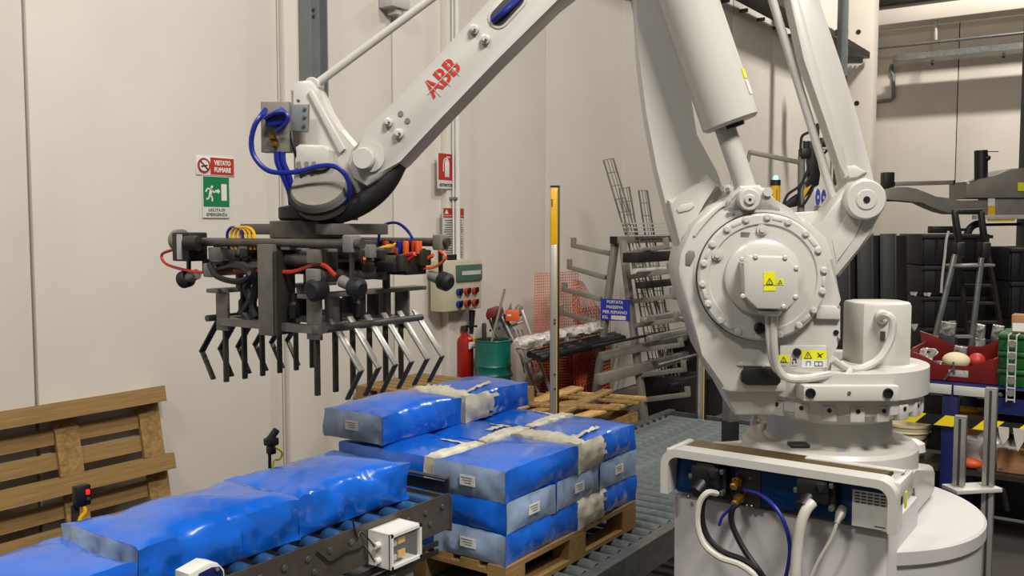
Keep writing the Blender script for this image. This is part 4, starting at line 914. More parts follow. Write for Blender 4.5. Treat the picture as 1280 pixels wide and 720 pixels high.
# pneumatic cylinders between the jaws
for i, (x, y0_, y1_, dz) in enumerate(((GX0+.03, GN-.05, GN+.26, -.06), (GX0+.16, GN+.02, GF+.12, -.065), (GX0+.30, GN-.16, GN+.30, -.075), (GX1-.03, GN-.14, GN+.22, -.06), (GX0+.05, GF-.2, GF+.14, -.10))):
    cy = MB().cyl((x, y0_, ZR+dz), (x, y1_, ZR+dz), .028, seg=16).build('air_cylinder', 'gsteel', gr)
    for yy_ in (y0_, y1_): MB().box((x, yy_, ZR+dz), (.062, .028, .062), bev=.006).build('cylinder_head', 'steeld', cy)
for i, (y0_, x0_, x1_, dz) in enumerate(((GN-.04, GX0-.04, GX0+.3, -.115), (GF+.05, GX0-.02, GX0+.26, -.11), (GN+.1, GX0+.06, GX1+.04, -.05))):
    cy = MB().cyl((x0_, y0_, ZR+dz), (x1_, y0_, ZR+dz), .024, seg=16).build('air_cylinder', 'gsteel', gr)
    for xx in (x0_, x1_): MB().box((xx, y0_, ZR+dz), (.026, .054, .054), bev=.005).build('cylinder_head', 'grey', cy)
# ends of the rods: drive block, brackets, black buffers
e = V((GX0, Y1-.02, ZR)); MB().box(e+V((0, -.03, -.02)), (.09, .11, .115), bev=.006).build('drive_block', 'black', gr)
MB().box(e+V((-.047, -.03, -.02)), (.006, .03, .10)).build('drive_plate', 'greyl', gr); MB().lathe(e+V((0, .02, .005)), (0, 1, 0), [(.045, 0), (.045, .03), (.03, .045)], 20).build('drive_cap', 'grey', gr); MB().cyl(e+V((-.05, -.075, -.005)), e+V((-.03, -.13, -.005)), .03, seg=14).build('drive_collar', 'steeld', gr)
for X, Y in ((GX0, Y1-.04), (GX0, Y0+.05), (GX1, Y0+.04), (GX1, Y1-.04)):
    if (X, Y) != (GX0, Y1-.04): MB().box((X, Y, ZR), (.05, .045, .06), bev=.006).build('rod_bracket', 'grey', gr)
    MB().box((X, Y, ZR-.085), (.012, .014, .11)).build('buffer_stem', 'steeld', gr)
    s = 1 if Y > gc.y else -1
    MB().cyl((X, Y-s*.05, ZR-.13), (X, Y+s*.0, ZR-.145), .022, seg=12).build('buffer_body', 'grey', gr)
    MB().lathe((X, Y-s*.002, ZR-.145), (0, s, -.25), [(.030, 0), (.036, .008), (.036, .04), (.024, .052)], 18).build('rubber_buffer', 'rubber', gr)
p = gx(396, 362, GX0-.03); MB().lathe(p, (-1, 0, -.1), [(.034, -.03), (.040, -.02), (.040, .02), (.028, .03)], 18).build('rubber_buffer', 'rubber', gr)
MB().box(((GX0+GX1)/2+.02, (GN+GF)/2, ZR-.085), (.30, .34, .07), bev=.006).build('valve_terminal', 'black', gr)
MB().box((GX0+.2, GN+.03, ZR-.09), (.20, .08, .08), bev=.006).build('valve_terminal', 'black', gr); MB().box((GX1-.06, GN-.05, ZR-.085), (.12, .16, .08), bev=.006).build('valve_terminal', 'dark', gr)
# valves, blocks and loose hoses
rn = random.Random(5)
for i in range(46):
    x = rn.uniform(GX0+.02, GX1-.02); y = rn.uniform(GN-.12, GF+.1); z = ZR + rn.choice((-.09, -.07, -.045, -.03)); m_ = rn.choice(('black', 'steeld', 'grey', 'black', 'steeld', 'rubber'))
    MB().box((x, y, z), (rn.uniform(.03, .08), rn.uniform(.03, .09), rn.uniform(.03, .06)), bev=.004).build('valve_block', m_, gr)
for i in range(8):
    y = GN + (-.11+.035*(i % 4)); x = GX1-.1+(.05 if i > 3 else 0); MB().box((x, y, ZR-.02), (.02, .016, .05), bev=.003).build('solenoid', ('orange', 'hose', 'black', 'redl')[i % 4], gr)
for x, y in ((GX0+.02, GN+.13), (GX0+.02, GF-.1), (GX0+.2, GN-.02)): MB().lathe((x, y, ZB+.045), UP, [(.02, 0), (.02, .05), (.012, .06), (.012, .09)], 12).build('proximity_sensor', rn.choice(('yellow', 'black')), gr)
for i in range(5): MB().box((rn.uniform(GX0, GX1), rn.uniform(GN+.05, GF-.05), ZB+.07), (.05, .05, .09), bev=.006).build('valve_block', rn.choice(('black', 'steeld')), gr)
def hose(pts, r, m): MB().tube(pts, r, 6, 5).build('air_hose', m, gr)
hose([e+V((-.02, .03, -.03)), e+V((-.03, .11, -.05)), e+V((-.03, .10, -.085)), e+V((-.03, .02, -.105)), e+V((-.02, -.12, -.12)), e+V((0, -.3, -.11))], .006, 'redl')
for i in range(4): hose([gx(286+5*i, 312), gx(284+5*i, 292), gx(291+5*i, 284), gx(302+5*i, 290), gx(304+5*i, 312)], .006, 'yellow' if i != 0 else 'hose')
hose([gx(262, 330, GX0-.03), gx(272, 346, GX0-.05), gx(300, 352, GX0-.05), gx(312, 342, GX0-.04), gx(296, 333, GX0-.02), gx(270, 338, GX0-.02)], .012, 'rubber')
hose([gx(315, 345), gx(308, 360), gx(313, 375), gx(305, 390), gx(312, 402)], .016, 'rubber'); hose([gx(318, 335), gx(320, 358), gx(316, 380), gx(322, 396)], .016, 'rubber')
for i in range(18):
    a = V((rn.uniform(GX0, GX1), rn.uniform(GN-.2, GF+.18), ZR-rn.uniform(.02, .08))); b = V((rn.uniform(GX0, GX1), rn.uniform(GN-.1, GF+.1), ZR-rn.uniform(.06, .14)))
    mid = (a+b)/2 + V((rn.uniform(-.05, .05), rn.uniform(-.05, .05), rn.uniform(-.06, .03))); hose([a, a+V((0, 0, .02)), mid, b], rn.choice((.005, .006, .008)), rn.choice(('redl', 'redl', 'rubber', 'rubber', 'hose', 'black', 'yellow', 'orange')))
for X in (GX1-.02,): hose([V((X, Y0+.06, ZR-.05)), V((X, Y0+.16, ZR-.09)), V((X-.02, Y0+.3, ZR-.10)), V((X-.06, GN+.2, ZR-.08))], .008, 'orange'); hose([V((X, Y0+.03, ZR-.03)), V((X, Y0+.0, ZR-.06)), V((X, Y0+.08, ZR-.10)), V((X-.05, Y0+.25, ZR-.09))], .006, 'orange')
hose([V((GX1-.05, Y0+.32, ZR+.0)), V((GX1-.05, Y0+.3, ZR+.06)), V((GX1-.05, Y0+.22, ZR+.075)), V((GX1-.05, Y0+.15, ZR+.03)), V((GX1-.05, Y0+.13, ZR-.03))], .006, 'hose')
for i in range(4): MB().box((GX1-.06, Y0+.1+.02*i, ZR-.02), (.03, .012, .05), bev=.002).build('solenoid', ('orange', 'redl', 'black', 'hose')[i], gr)
hose([gx(420, 345), gx(400, 330), gx(365, 340), gx(330, 338), gx(300, 340)], .008, 'redl')
# ================================================================== POSTS AND SENSORS NEAR THE CONVEYORS
def post(px, ptop, pyel, D, label, wpx):
    b = atD(px, 300, D); zt = atD(px, ptop, D).z; wd = wpx*D/FPX
    t = thing('light_curtain_post', label, 'post', (b.x, b.y, 0))
    R = basis(RT, FW); zy = atD(px, pyel, D).z if pyel else 0
    MB().box((b.x, b.y, .006), (.16, .16, .012)).build('foot_plate', 'steel', t)
    if pyel:
        MB().box((b.x, b.y, (zy+.012)/2+.0), (wd, .07, zy-.012), R, bev=.003).build('profile', 'alu', t); MB().box((b.x, b.y, (zy+zt)/2), (wd*1.02, .072, zt-zy), R, bev=.003).build('yellow_housing', 'yellow', t)
    else: MB().box((b.x, b.y, zt/2+.006), (wd, .07, zt-.012), R, bev=.003).build('profile', 'alu', t)
    q = b + RT*wd*.62; MB().box((q.x, q.y, zt/2+.01), (wd*.28, .075, zt), R, bev=.001).build('black_edge', 'black', t)
    q = b + RT*wd*.40 - FW*.036; MB().box((q.x, q.y, zt/2), (wd*.10, .004, zt-.05), R).build('yellow_line', 'yellow', t)
    MB().box((b.x+RT.x*wd*.08, b.y+RT.y*wd*.08, zt+.004), (wd*1.25, .078, .012), R).build('top_cap', 'black', t)
    if pyel:
        for py in (400, 404, 468, 486): p = atD(px+1, py, D-.038); MB().cyl(p, p-FW*.004, .008, seg=8).build('hole', 'ink', t)
        for i in range(4): p = atD(px-2.5, 250+2.5*i, D-.037); MB().box(p, (.008, .002, .012), R).build('print', 'ink', t)
    return t
post(692.5, 234, 306, 6.3, 'upright light curtain post with yellow top half behind bag stack', 9)
post(878, 330, None, 7.75, 'grey upright light curtain post with yellow line beyond the roller conveyor', 8)
b = atD(915, 400, 4.5); t = thing('square_steel_post', 'square grey steel post with dark foot behind the robot base', 'post', (b.x, b.y, 0))
zt = atD(915, 430, 4.5).z; zd = atD(915, 526, 4.5).z; R = basis(RT*.9+FW*.43, FW*.9-RT*.43)
MB().box((b.x, b.y, (zt+zd)/2), (.058, .058, zt-zd), R, bev=.003).build('shaft', 'grey', t); MB().box((b.x, b.y, zd/2), (.062, .062, zd), R, bev=.003).build('dark_foot', 'dark', t)
# photo sensors on the far rail of the infeed
sy = RY2+.045
t = thing('photoelectric_sensor', 'small black photo sensor with red light and yellow cable before the leaning pallet', 'sensor', atY(103, 640, sy))
p = atY(102, 619, sy)
MB().box(p, (.055, .035, .075), bev=.006).build('housing', 'black', t); MB().box(p+V((.012, -.02, .012)), (.012, .01, .018), bev=.003).build('red_light', 'led', t)
MB().box(p+V((.012, -.02, -.012)), (.012, .008, .01)).build('sensor_lens', 'ink', t)
MB().bar(p+V((-.02, .01, -.03)), (p.x-.02, p.y+.01, zr-.12), .03, .006, (1, 0, 0)).build('bracket', 'steeld', t)
MB().tube([p+V((.0, -.005, -.036)), p+V((.005, -.01, -.06)), p+V((-.01, -.0, -.09)), p+V((-.01, .0, -.16))], .008, 8).build('yellow_cable', 'yellow', t)
t = thing('photoelectric_sensor', 'black sensor on clamp post with yellow cable behind the second conveyor bag', 'sensor', atY(338, 590, sy))
p = atY(339, 552, sy)
MB().box(p, (.05, .05, .035), bev=.008).build('housing', 'black', t); MB().cyl(p+V((-.02, 0, .0)), p+V((.03, 0, .045)), .016, seg=10).build('clamp', 'black', t)
MB().cyl(p+V((-.01, 0, -.02)), (p.x-.01, p.y, zr-.12), .007, seg=10).build('stem', 'black', t); MB().box(p+V((-.005, -.005, -.035)), (.03, .035, .035), bev=.005).build('lower_clamp', 'black', t)
MB().tube([p+V((.0, -.03, -.02)), p+V((.03, -.035, -.05)), p+V((.025, -.02, -.08)), p+V((0, -.015, -.08)), p+V((-.005, -.01, -.13))], .005, 8).build('yellow_cable', 'ysign', t)
# ================================================================== A-FRAME RACK
XR_ = 7.9
def rx(px, py, dx=0): return atX(px, py, XR_+dx)
ap_ = rx(772, 300)
rack = thing('bar_rack', 'grey A-frame cantilever rack with upturned arms and blue load sign', 'rack', (XR_+1.2, ap_.y, 0))
def toz(a, b, z=0): a, b = V(a), V(b); return a + (b-a)*((z-a.z)/(b.z-a.z))
armsL = [((763, 317), (717, 307), (717, 297)), ((757, 347), (712, 334), (712, 324)), ((751.5, 374), (705.5, 362), (706, 353)), ((745.5, 402), (702, 391), (701, 382)), ((740, 432), (697, 422), (696, 412))]
armsR = [((781, 318), (833, 308), (832, 297)), ((784, 347), (837, 339), (837, 328)), ((789, 377), (841, 370), (840, 359)), ((793, 407), (845, 400), (845, 389)), ((796, 438), (851.6, 431), (850, 422)), ((800, 469), (855, 462), (854, 450)), ((804, 500), (860, 493), (859, 483))]
for dx in (0, 2.6):
    o = V((dx, 0, 0))
    for a, b in (((769, 303), (745, 490)), ((778, 301), (806, 525))):
        A = rx(*a)+o; Bz = toz(rx(*a), rx(*b))+o; MB().bar(A, Bz, .085, .05, (1, 0, 0), bev=.004).build('leg', 'rackp', rack); MB().box(Bz+V((0, 0, .006)), (.14, .14, .012)).build('foot_plate', 'rackp', rack)
    for arm_ in armsL+armsR:
        P = [rx(*q)+o for q in arm_]; MB().bar(P[0], P[1], .045, .045, UP, bev=.003).bar(P[1]-(P[2]-P[1]).normalized()*.02, P[2], .04, .045, (1, 0, 0), bev=.003).build('arm', 'rackp', rack)
    q1 = rx(757, 398)+o; q2 = rx(788, 398)+o; MB().bar(q1, q2, .04, .05, UP).build('cross_tie', 'rackp', rack)
zc_ = rx(772, 300).z
MB().box((XR_+1.3, ap_.y, zc_), (2.75, .075, .07), bev=.004).build('top_beam', 'rackp', rack); MB().box((XR_-.08, ap_.y, zc_), (.012, .076, .07)).build('end_cap', 'black', rack)
MB().bar(rx(800, 462, .1), rx(800, 505, 2.5), .04, .04, UP).build('brace', 'rackp', rack); MB().bar(rx(750, 440, .1), rx(748, 470, 2.5), .04, .04, UP).build('brace', 'rackp', rack)
# load sign
a = rx(751, 387, -.06); b = rx(787, 387, -.06); z1 = rx(769, 374, -.06).z; z0 = rx(769, 400.5, -.06).z; c = V((XR_-.06, (a.y+b.y)/2, (z0+z1)/2)); hh = z1-z0; ww = abs(a.y-b.y)
sg = MB().box(c, (.006, ww, hh)).build('load_sign', 'blues', rack)
YD = V((0, -1, 0)); f = c+V((-.0045, 0, 0))
for i, (s_, wf) in enumerate((('PORTATA', .56), ('MASSIMA', .58), ('PER RIPIANO', .84))): text(s_, f+V((0, 0, hh*(.36-.24*i))), YD, UP, hh*.2, 'white', sg, width=ww*wf, bold=.001)
text('KG.', f+V((0, ww*.33, -hh*.37)), YD, UP, hh*.2, 'white', sg, width=ww*.2, bold=.001); MB().box(f+V((-.001, -ww*.13, -hh*.36)), (.002, ww*.5, hh*.19)).build('blank_field', 'white', sg)
# ---- long stock lying on the rack (along the hall)
def stock(name, label, cat, px0, py0, px1, py1, Y, w_, h_, m, grp=None, rnd=False):
    A = atY(px0, py0, Y); B = atY(px1, py1, Y); z = (A.z+B.z)/2; A.z = B.z = z; b = MB()
    if rnd: b.cyl(A, B, w_/2, seg=12)
    else: b.bar(A, B, h_, w_, UP, bev=.003)
    return tag(b.build(name, m, loc=A), label, cat, grp)
yr_ = rx(815, 400).y
gs = 'long bars lying on the rack arms'
stock('channel_bar', 'pale steel channel bar low on the right side of the rack', 'bar', 748, 476, 880, 437, yr_+.12, .08, .09, 'rackp', gs)
stock('channel_bar', 'grey flat bar across the rack just above the pale channel bar', 'bar', 751, 449, 880, 413, yr_+.12, .06, .07, 'rackp', gs)
stock('steel_tube', 'thin shiny tube on the lowest loaded right rack arm', 'bar', 822, 459, 884, 438, yr_-.05, .035, .035, 'steel', gs, True)
stock('steel_tube', 'black and white tube on second right arm from rack top', 'bar', 793, 340, 850, 333, yr_+.02, .05, .05, 'greyl', gs, True)
stock('dark_bar', 'dark flat strip crossing in front of the rack legs', 'bar', 741, 431, 830, 417, yr_+.05, .03, .02, 'black', gs)
stock('dark_bar', 'dark steel bundle resting on the top right rack arm', 'bar', 788, 322, 870, 318, yr_+.06, .16, .09, 'dark', gs)
stock('dark_bar', 'dark beam on the third right rack arm from top', 'bar', 800, 358, 870, 348, yr_+.0, .10, .06, 'dark', gs)
stock('aluminium_bar', 'pale aluminium strip on top of the dark bundle', 'bar', 800, 311, 866, 309, yr_+.03, .05, .03, 'alu', gs)
stock('aluminium_bar', 'pale aluminium section on the fourth right rack arm from top', 'bar', 804, 402, 870, 386, yr_+.0, .07, .05, 'alu', gs)
stock('aluminium_bar', 'aluminium section on fifth right rack arm from top', 'bar', 812, 425, 872, 408, yr_-.04, .06, .05, 'alu', gs)
for i, (px, py, dz) in enumerate(((834, 492, 0), (838, 486, 0))): stock('dark_bar', ['dark beam on the lowest right rack arm', 'second dark beam behind on lowest right rack arm'][i], 'bar', px, py, 885, py-18, yr_-.02-.1*i, .07, .07, 'dark', gs)
# dark boards leaning inside the rack
for i, (x, y, w_, h_, a_, lb) in enumerate(((8.5, yr_+.05, .5, .52, .0, 'dark crate on floor under the loaded rack arms'), (9.3, yr_+.1, .7, .9, .0, 'tall dark crate on the floor at rear of the rack'))):
    t = thing('dark_crate', lb, 'crate', (x, y, 0))
    for s in (-1, 1): MB().box((x+s*w_/2, y, h_/2), (.03, .45, h_), bev=.004).build('side_panel', 'dark', t); MB().box((x, y+s*.225, h_/2), (w_, .03, h_), bev=.004).build('side_panel', 'dark', t)
    MB().box((x, y, h_-.05), (w_, .43, .02)).build('lid', 'black', t)
t = thing('rolled_tray_stack', 'small stack of grey wire trays on top of the rack beam', 'tray', (XR_+.55, ap_.y, zc_+.035))
for i in range(4):
    g = MB(); z = zc_+.04+i*.04
    for s in (-.09, 0, .09): g.bar((XR_+.25, ap_.y+s, z), (XR_+1.2, ap_.y+s, z), .012, .012, UP)
    for k in range(8): g.bar((XR_+.28+k*.125, ap_.y-.09, z), (XR_+.28+k*.125, ap_.y+.09, z), .012, .012, UP)
    g.build('wire_tray', 'greyl', t)
# ---- wire baskets standing in the rack
def basket(label, tl, tr_, bl, br_, D, n, wall=True):
    a, b, c, d = atD(*tl, D), atD(*tr_, D), atD(*bl, D), atD(*br_, D); sc_ = (a.z)/(a.z-c.z)*.985
    c = a+(c-a)*sc_; d = b+(d-b)*sc_
    t = thing('wire_basket_tray', label, 'wire tray', (c+d)/2, 'wire cable trays leaning in the rack'); dp = FW*.08
    g = MB(); r = .0048
    for k in range(4): g.cyl(a.lerp(b, k/3), c.lerp(d, k/3), r, seg=5)
    for q, e in ((a, c), (b, d)): g.cyl(q+dp, e+dp, r, seg=5); g.cyl(q+dp*.5, e+dp*.5, r, seg=5)
    g.build('long_wires', 'rackp', t, kind='stuff')
    g = MB()
    for i in range(n+1):
        p, q = a.lerp(c, i/n), b.lerp(d, i/n); g.cyl(p, q, r, seg=5); g.cyl(p, p+dp, r, seg=5); g.cyl(q, q+dp, r, seg=5)
    g.build('cross_wires', 'rackp', t, kind='stuff')
basket('tallest wire cable tray leaning left out of the rack', (755, 200), (767, 198), (826, 440), (840, 438), 9.35, 20)
basket('short wire cable tray leaning just right of the tallest one', (775, 236), (787, 234), (810, 440), (824, 440), 9.15, 18)
basket('upright wire cable tray standing third in the rack', (799, 238), (809.5, 238), (829, 440), (841, 440), 9.6, 18)
# ---- orange netting by the wall
def netting(label, quad, D0, D1, nx, ny, wav, seed):
    tl, tr_, br_, bl = quad
    def P(u, v):
        px = (tl[0]*(1-u)+tr_[0]*u)*(1-v)+(bl[0]*(1-u)+br_[0]*u)*v; py = (tl[1]*(1-u)+tr_[1]*u)*(1-v)+(bl[1]*(1-u)+br_[1]*u)*v
        D = D0*(1-u)+D1*u + wav*math.sin(u*9+seed)+wav*.4*noise.noise(V((u*5, v*3, seed)))
        return atD(px, py, D)
    g = MB()
    for i in range(nx+1):
        for k in range(6): g.bar(P(i/nx, k/6), P(i/nx, (k+1)/6), .016, .004, FW)
    for j in range(ny+1):
        for k in range(12): g.bar(P(k/12, j/ny), P((k+1)/12, j/ny), .014, .004, FW)
    return tag(g.build('orange_netting', 'orange', loc=P(.5, 1)), label, 'netting', 'orange plastic netting by the wall')
netting('tall roll of orange plastic netting standing against the wall', ((669, 342), (722, 339), (734, 560), (664, 560)), 8.9, 9.7, 20, 64, .07, 1)
netting('lower sheet of orange netting behind the left rack arms', ((716, 350), (728, 352), (756, 400), (718, 520)), 9.25, 9.4, 10, 26, .05, 3)
netting('third short fold of orange netting at the foot of rack', ((722, 386), (762, 381), (765, 500), (722, 520)), 9.3, 9.5, 12, 30, .04, 5)
# ---- wrapped bundle and black tubes on the left arms
yb = atD(700, 420, 8.5).y
A = atY(645, 431, yb); B = atY(752, 404, yb); B.z = A.z+.03
g = MB(); n = 26
rings = []
ax0 = (B-A).normalized(); x_, y_, z_ = frame3(ax0)
for i in range(n+1):
    c = A.lerp(B, i/n); rr = [g.bm.verts.new(c + (x_*math.cos(q)*1.0+y_*math.sin(q)*1.5)*(.055+.03*noise.noise(V((i*.5, math.cos(q)*2, math.sin(q)*2))))*(.6 if i in (0, n) else 1)) for q in (2*PI*k/16 for k in range(16))]; rings.append(rr)
g.skin(rings); g.bm.faces.new(rings[0]); g.bm.faces.new(rings[-1])
wb_ = g.build('wrapped_bundle', 'wrap', loc=(A+B)/2, sharp=50); tag(wb_, 'long bundle in crumpled clear plastic wrap on left rack arms', 'bundle')
for i in range(3):
    a = A+V((.15, -.04-.05*i, -.10-.015*i)); b = B+V((.2, -.04-.05*i, -.10-.015*i))
    tag(MB().cyl(a, b, .033, seg=12).build('black_tube', 'rubber', loc=a), ['black tube just under the wrapped bundle, rear one', 'black tube under the wrapped bundle, middle one', 'black tube under the wrapped bundle, frontmost one'][i], 'tube', 'black tubes under the wrapped bundle')
# red cabinet behind
c = atD(716, 455, 9.9); t = thing('red_cabinet', 'dark red steel cabinet on the floor behind the rack', 'cabinet', (c.x, c.y-.05, 0)); zt = atD(716, 428, 9.9).z
MB().box((c.x, c.y-.05, zt/2), (.7, .45, zt), bev=.01).build('body', 'redd', t)
for i in range(3): MB().box((c.x-.355, c.y-.05, zt*(.2+.3*i)), (.02, .40, zt*.26), bev=.004).build('drawer', 'redd', t)
# ---- crate with broken planks behind the stack
cx, cy = 6.2, 3.80
t = thing('wooden_crate', 'wooden crate topped with scrap planks between stack and rack', 'crate', (cx, cy, 0))
zt = atD(740, 510, 7.3).z
for s in (-1, 1):
    for k in range(4):
        board('plank', t, (0, s*.36, .06+k*(zt-.1)/3.6), (1.0, .02, .11)); board('plank', t, (s*.5, 0, .06+k*(zt-.1)/3.6), (.02, .70, .11))
board('floor_board', t, (0, 0, .03), (.96, .68, .02))
for i, (x0, y0, x1, y1, w_, dz) in enumerate(((-.46, .30, .52, .22, .13, 0), (-.5, .12, .5, .02, .12, .002), (-.45, -.1, .55, -.06, .10, .0), (-.5, -.28, .5, -.30, .11, .001), (-.25, .42, .10, -.42, .12, .026), (.30, .40, .50, -.45, .035, .026), (.40, .42, .58, -.40, .035, .027), (.20, .42, .34, -.46, .035, .028))):
    A, B = V((cx+x0, cy+y0, zt+dz+.016)), V((cx+x1, cy+y1, zt+dz+.016+(.06 if i in (0, 2) else 0)))
    lb = ['scrap plank lying on the crate side nearest the wall', 'second scrap plank from the wall on the crate', 'third scrap plank from the wall on the crate', 'scrap plank on the crate side nearest the outfeed rollers', 'short scrap plank lying across the other planks', 'thin wood lath in the middle of three at crate right end', 'thin wood lath furthest right on the crate', 'thin wood lath nearest the crossing plank on the crate'][i]
    tag(MB().bar(A, B, .022, w_, UP, bev=.002).build('scrap_plank' if w_ > .05 else 'wood_lath', 'wood' if i % 3 else 'woodl', loc=A), lb, 'plank', 'scrap wood on the crate')
# ================================================================== CORNER BY THE SWITCH BOX
ey = WY-.13
p = atY(581.5, 470, ey); r = 11.2*8.2/FPX*.98; zt = atY(581.5, 420, ey).z; zb = zt-.56
t = thing('fire_extinguisher', 'red fire extinguisher with white label hung beside the green drum', 'extinguisher', (p.x, ey, zb))
MB().lathe((p.x, ey, zb), UP, [(r*.9, 0), (r, .015), (r, .50), (r*.92, .535), (r*.55, .565), (.022, .585), (.022, .61)], 28).build('cylinder', 'red', t)
MB().box((p.x-.01, ey-.0, zb+.63), (.05, .05, .05), bev=.006).build('valve', 'steeld', t); MB().bar((p.x, ey, zb+.65), (p.x+.0, ey-.14, zb+.66), .02, .01, UP).build('handle', 'black', t); MB().cyl((p.x+.03, ey-.05, zb+.58), (p.x+.045, ey-.05, zb+.80), .018, .030, seg=12).build('horn', 'black', t)
lc = atY(582, 433, ey-r); MB().box((p.x-.0, ey-r*1.005, lc.z), (r*1.05, .012, .062)).build('white_label', 'label', t)
MB().box((p.x+r*.95, ey-.04, lc.z+.02), (.02, .04, .11), bev=.008).build('orange_tag', 'yellow', t); MB().box((p.x, WY-.03, zb+.4), (.06, .14, .05)).build('wall_bracket', 'steeld', t)
# green drum with tools
dd = 8.3; c = atD(616, 424, dd); c.y = min(c.y, WY-.25); rz = c.z; r = 22.5*dd/FPX
t = thing('green_drum', 'open green steel drum with tool handles standing by the wall', 'drum', (c.x, c.y, 0))
prof = [(r-.012, .0), (r, .01), (r, rz*.35), (r+.008, rz*.37), (r, rz*.39), (r, rz*.66), (r+.008, rz*.68), (r, rz*.70), (r, rz*.74), (r+.008, rz*.76), (r, rz*.78), (r, rz-.012), (r+.008, rz-.006), (r+.004, rz), (r-.008, rz), (r-.01, rz-.3), (.01, rz-.31)]
MB().lathe((c.x, c.y, 0), UP, prof, 36).build('shell', 'green', t); MB().lathe((c.x, c.y, rz-.29), UP, [(r-.013, 0), (r-.013, .275), (r-.02, .275), (r-.02, 0)], 32).build('inner_lining', 'gold', t)
a = atD(606, 428, dd-.05); b = atD(605, 404, dd-.05); tag(MB().bar(a-UP*.22, b, .055, .04, FW, bev=.012).build('black_tool', 'rubber', loc=a-UP*.22), 'thick black tool handle standing in the green drum', 'tool')
a = atD(612, 436, dd); b = atD(631, 361, dd+.1); t2 = thing('broom', 'broom stick leaning out of the green drum with red head', 'broom', a); MB().cyl(a, b, .012, seg=8).build('stick', 'rackp', t2)
g = MB(); g.prism([atD(x, y, dd+.12) for x, y in ((607, 394), (609, 387), (620, 383), (628, 384), (630, 391), (620, 394), (609, 400))], FW*.07, bev=.008); g.build('head', 'redc', t2)
# aluminium step ladder
ld = 8.55
t = thing('aluminium_stepladder', 'short grey aluminium stepladder leaning by the green drum', 'ladder', atD(668, 500, ld))
def lp_(px, py, dd_=0): return atD(px, py, ld+dd_)
L0, L1 = lp_(609, 394), lp_(657, 470); R0, R1 = lp_(652, 387, .06), lp_(681, 470, .06); M0, M1 = lp_(627, 395), lp_(669, 482)
def down(a, b): return toz(a, b, .0)
for nm, a, b, w_ in (('stile', M0, M1, .022), ('stile', R0, R1, .03)): MB().bar(a, down(a, b), .085, w_, FW, bev=.004).build(nm, 'alu', t)
MB().bar(L0+FW*.1, lp_(640, 470, .1), .08, .02, FW, bev=.003).build('back_panel', 'grey', t)
MB().prism([lp_(614, 394), lp_(630, 391), lp_(640, 408), lp_(650, 430), lp_(630, 432), lp_(616, 415)], FW*.04, bev=.006).build('hinge_plate', 'grey', t)
for px, py in ((619, 411), (624, 409.5), (631, 406), (613, 413)): p = lp_(px, py, -.005); MB().cyl(p, p-FW*.006, .012, seg=8).build('hole', 'ink', t)
for f_ in (.16, .42, .68, .95):
    a = M0.lerp(M1, f_)+FW*.04; b = R0.lerp(R1, f_)+FW*.02; MB().bar(a, b, .02, .11, UP, bev=.003).build('tread', 'alu', t)
for k in range(3): MB().bar(lp_(642+5*k, 412, .12), lp_(656+6*k, 466, .12), .05, .012, FW).build('rear_slat', 'grey', t)
MB().ball(lp_(649, 388, .05), .055, 2, (1, .6, 1.1)).build('top_joint', 'grey', t)
a = lp_(640.5, 401.5, -.06); tag(MB().box(a+UP*.055, (.13, .11, .10), basis(RT, FW), bev=.008).build('orange_case', 'orange', loc=a), 'small orange case on the top ladder tread', 'case')
MB().box(a+UP*.06-FW*.057-RT*.03, (.035, .004, .016), basis(RT, FW)).build('sticker', 'label', bpy.data.objects['orange_case'])
g = MB(); g.prism([lp_(632.5, 391, .02), lp_(639, 378, .02), lp_(640.5, 391, .02), lp_(633, 394, .02)], FW*.012, bev=.002); tag(g.build('metal_plate', 'grey'), 'pointed grey metal plate sticking up behind the ladder top', 'plate')
# ================================================================== FAR MACHINES
D_ = 8.6; p = atD(969, 250, D_)
t = thing('signal_post', 'yellow and black signal post with lit pale green beacon', 'post', (p.x, p.y, 0)); r = 6*D_/FPX; z1 = atD(969, 232, D_).z; z2 = atD(969, 225, D_).z; z3 = atD(969, 219, D_).z
MB().cyl((p.x, p.y, 0), (p.x, p.y, z1), r, seg=18).build('yellow_tube', 'yellow', t); MB().cyl((p.x, p.y, z1), (p.x, p.y, z2), r*1.05, seg=18).build('black_band', 'black', t)
MB().lathe((p.x, p.y, z2), UP, [(r*.6, 0), (r*.6, .02), (r*.45, (z3-z2)*.8), (.004, z3-z2)], 18).build('beacon_lens', 'lens', t); MB().box(p-FW*(r+.001)+UP*.02, (.006, .003, .16), basis(RT, FW)).build('print', 'ink', t)
D_ = 9.4
def m2(x, y, d=0): return atD(x, y, D_+d)
t = thing('welding_arm', 'black and yellow machine arm with cables beyond the robot', 'machine', (m2(1003, 300).x, m2(1003, 300).y, 0))
MB().cyl((m2(1002, 300).x, m2(1002, 300).y, 0), m2(1002, 196), .036, seg=14).build('column', 'grey', t)
MB().bar(m2(937, 190), m2(1000, 203), .045, .045, UP, bev=.004).build('boom', 'rackp', t); MB().bar(m2(937.5, 188.5), m2(935, 202), .03, .03, RT).build('boom_end', 'rackp', t)
g = MB(); g.box(m2(1006, 192), (.10, .12, .10), basis(RT, FW), bev=.01); g.prism([m2(1010, 176), (m2(1017, 176)), m2(1021, 198), m2(1026, 217), m2(1024, 231), m2(1012, 238), m2(1010, 228), m2(1016, 218), m2(1012, 200)], FW*.12, bev=.012); g.build('upper_arm', 'black', t)
g = MB(); g.box(m2(1031, 178), (.11, .12, .09), basis(RT, FW), bev=.006); g.build('wire_feeder', 'black', t); MB().bar(m2(1026, 186.5), m2(1041, 186), .012, .14, UP).build('tray', 'greyl', t)
MB().box(m2(1022, 163), (.03, .03, .14), basis(RT, FW)).build('aerial', 'black', t)
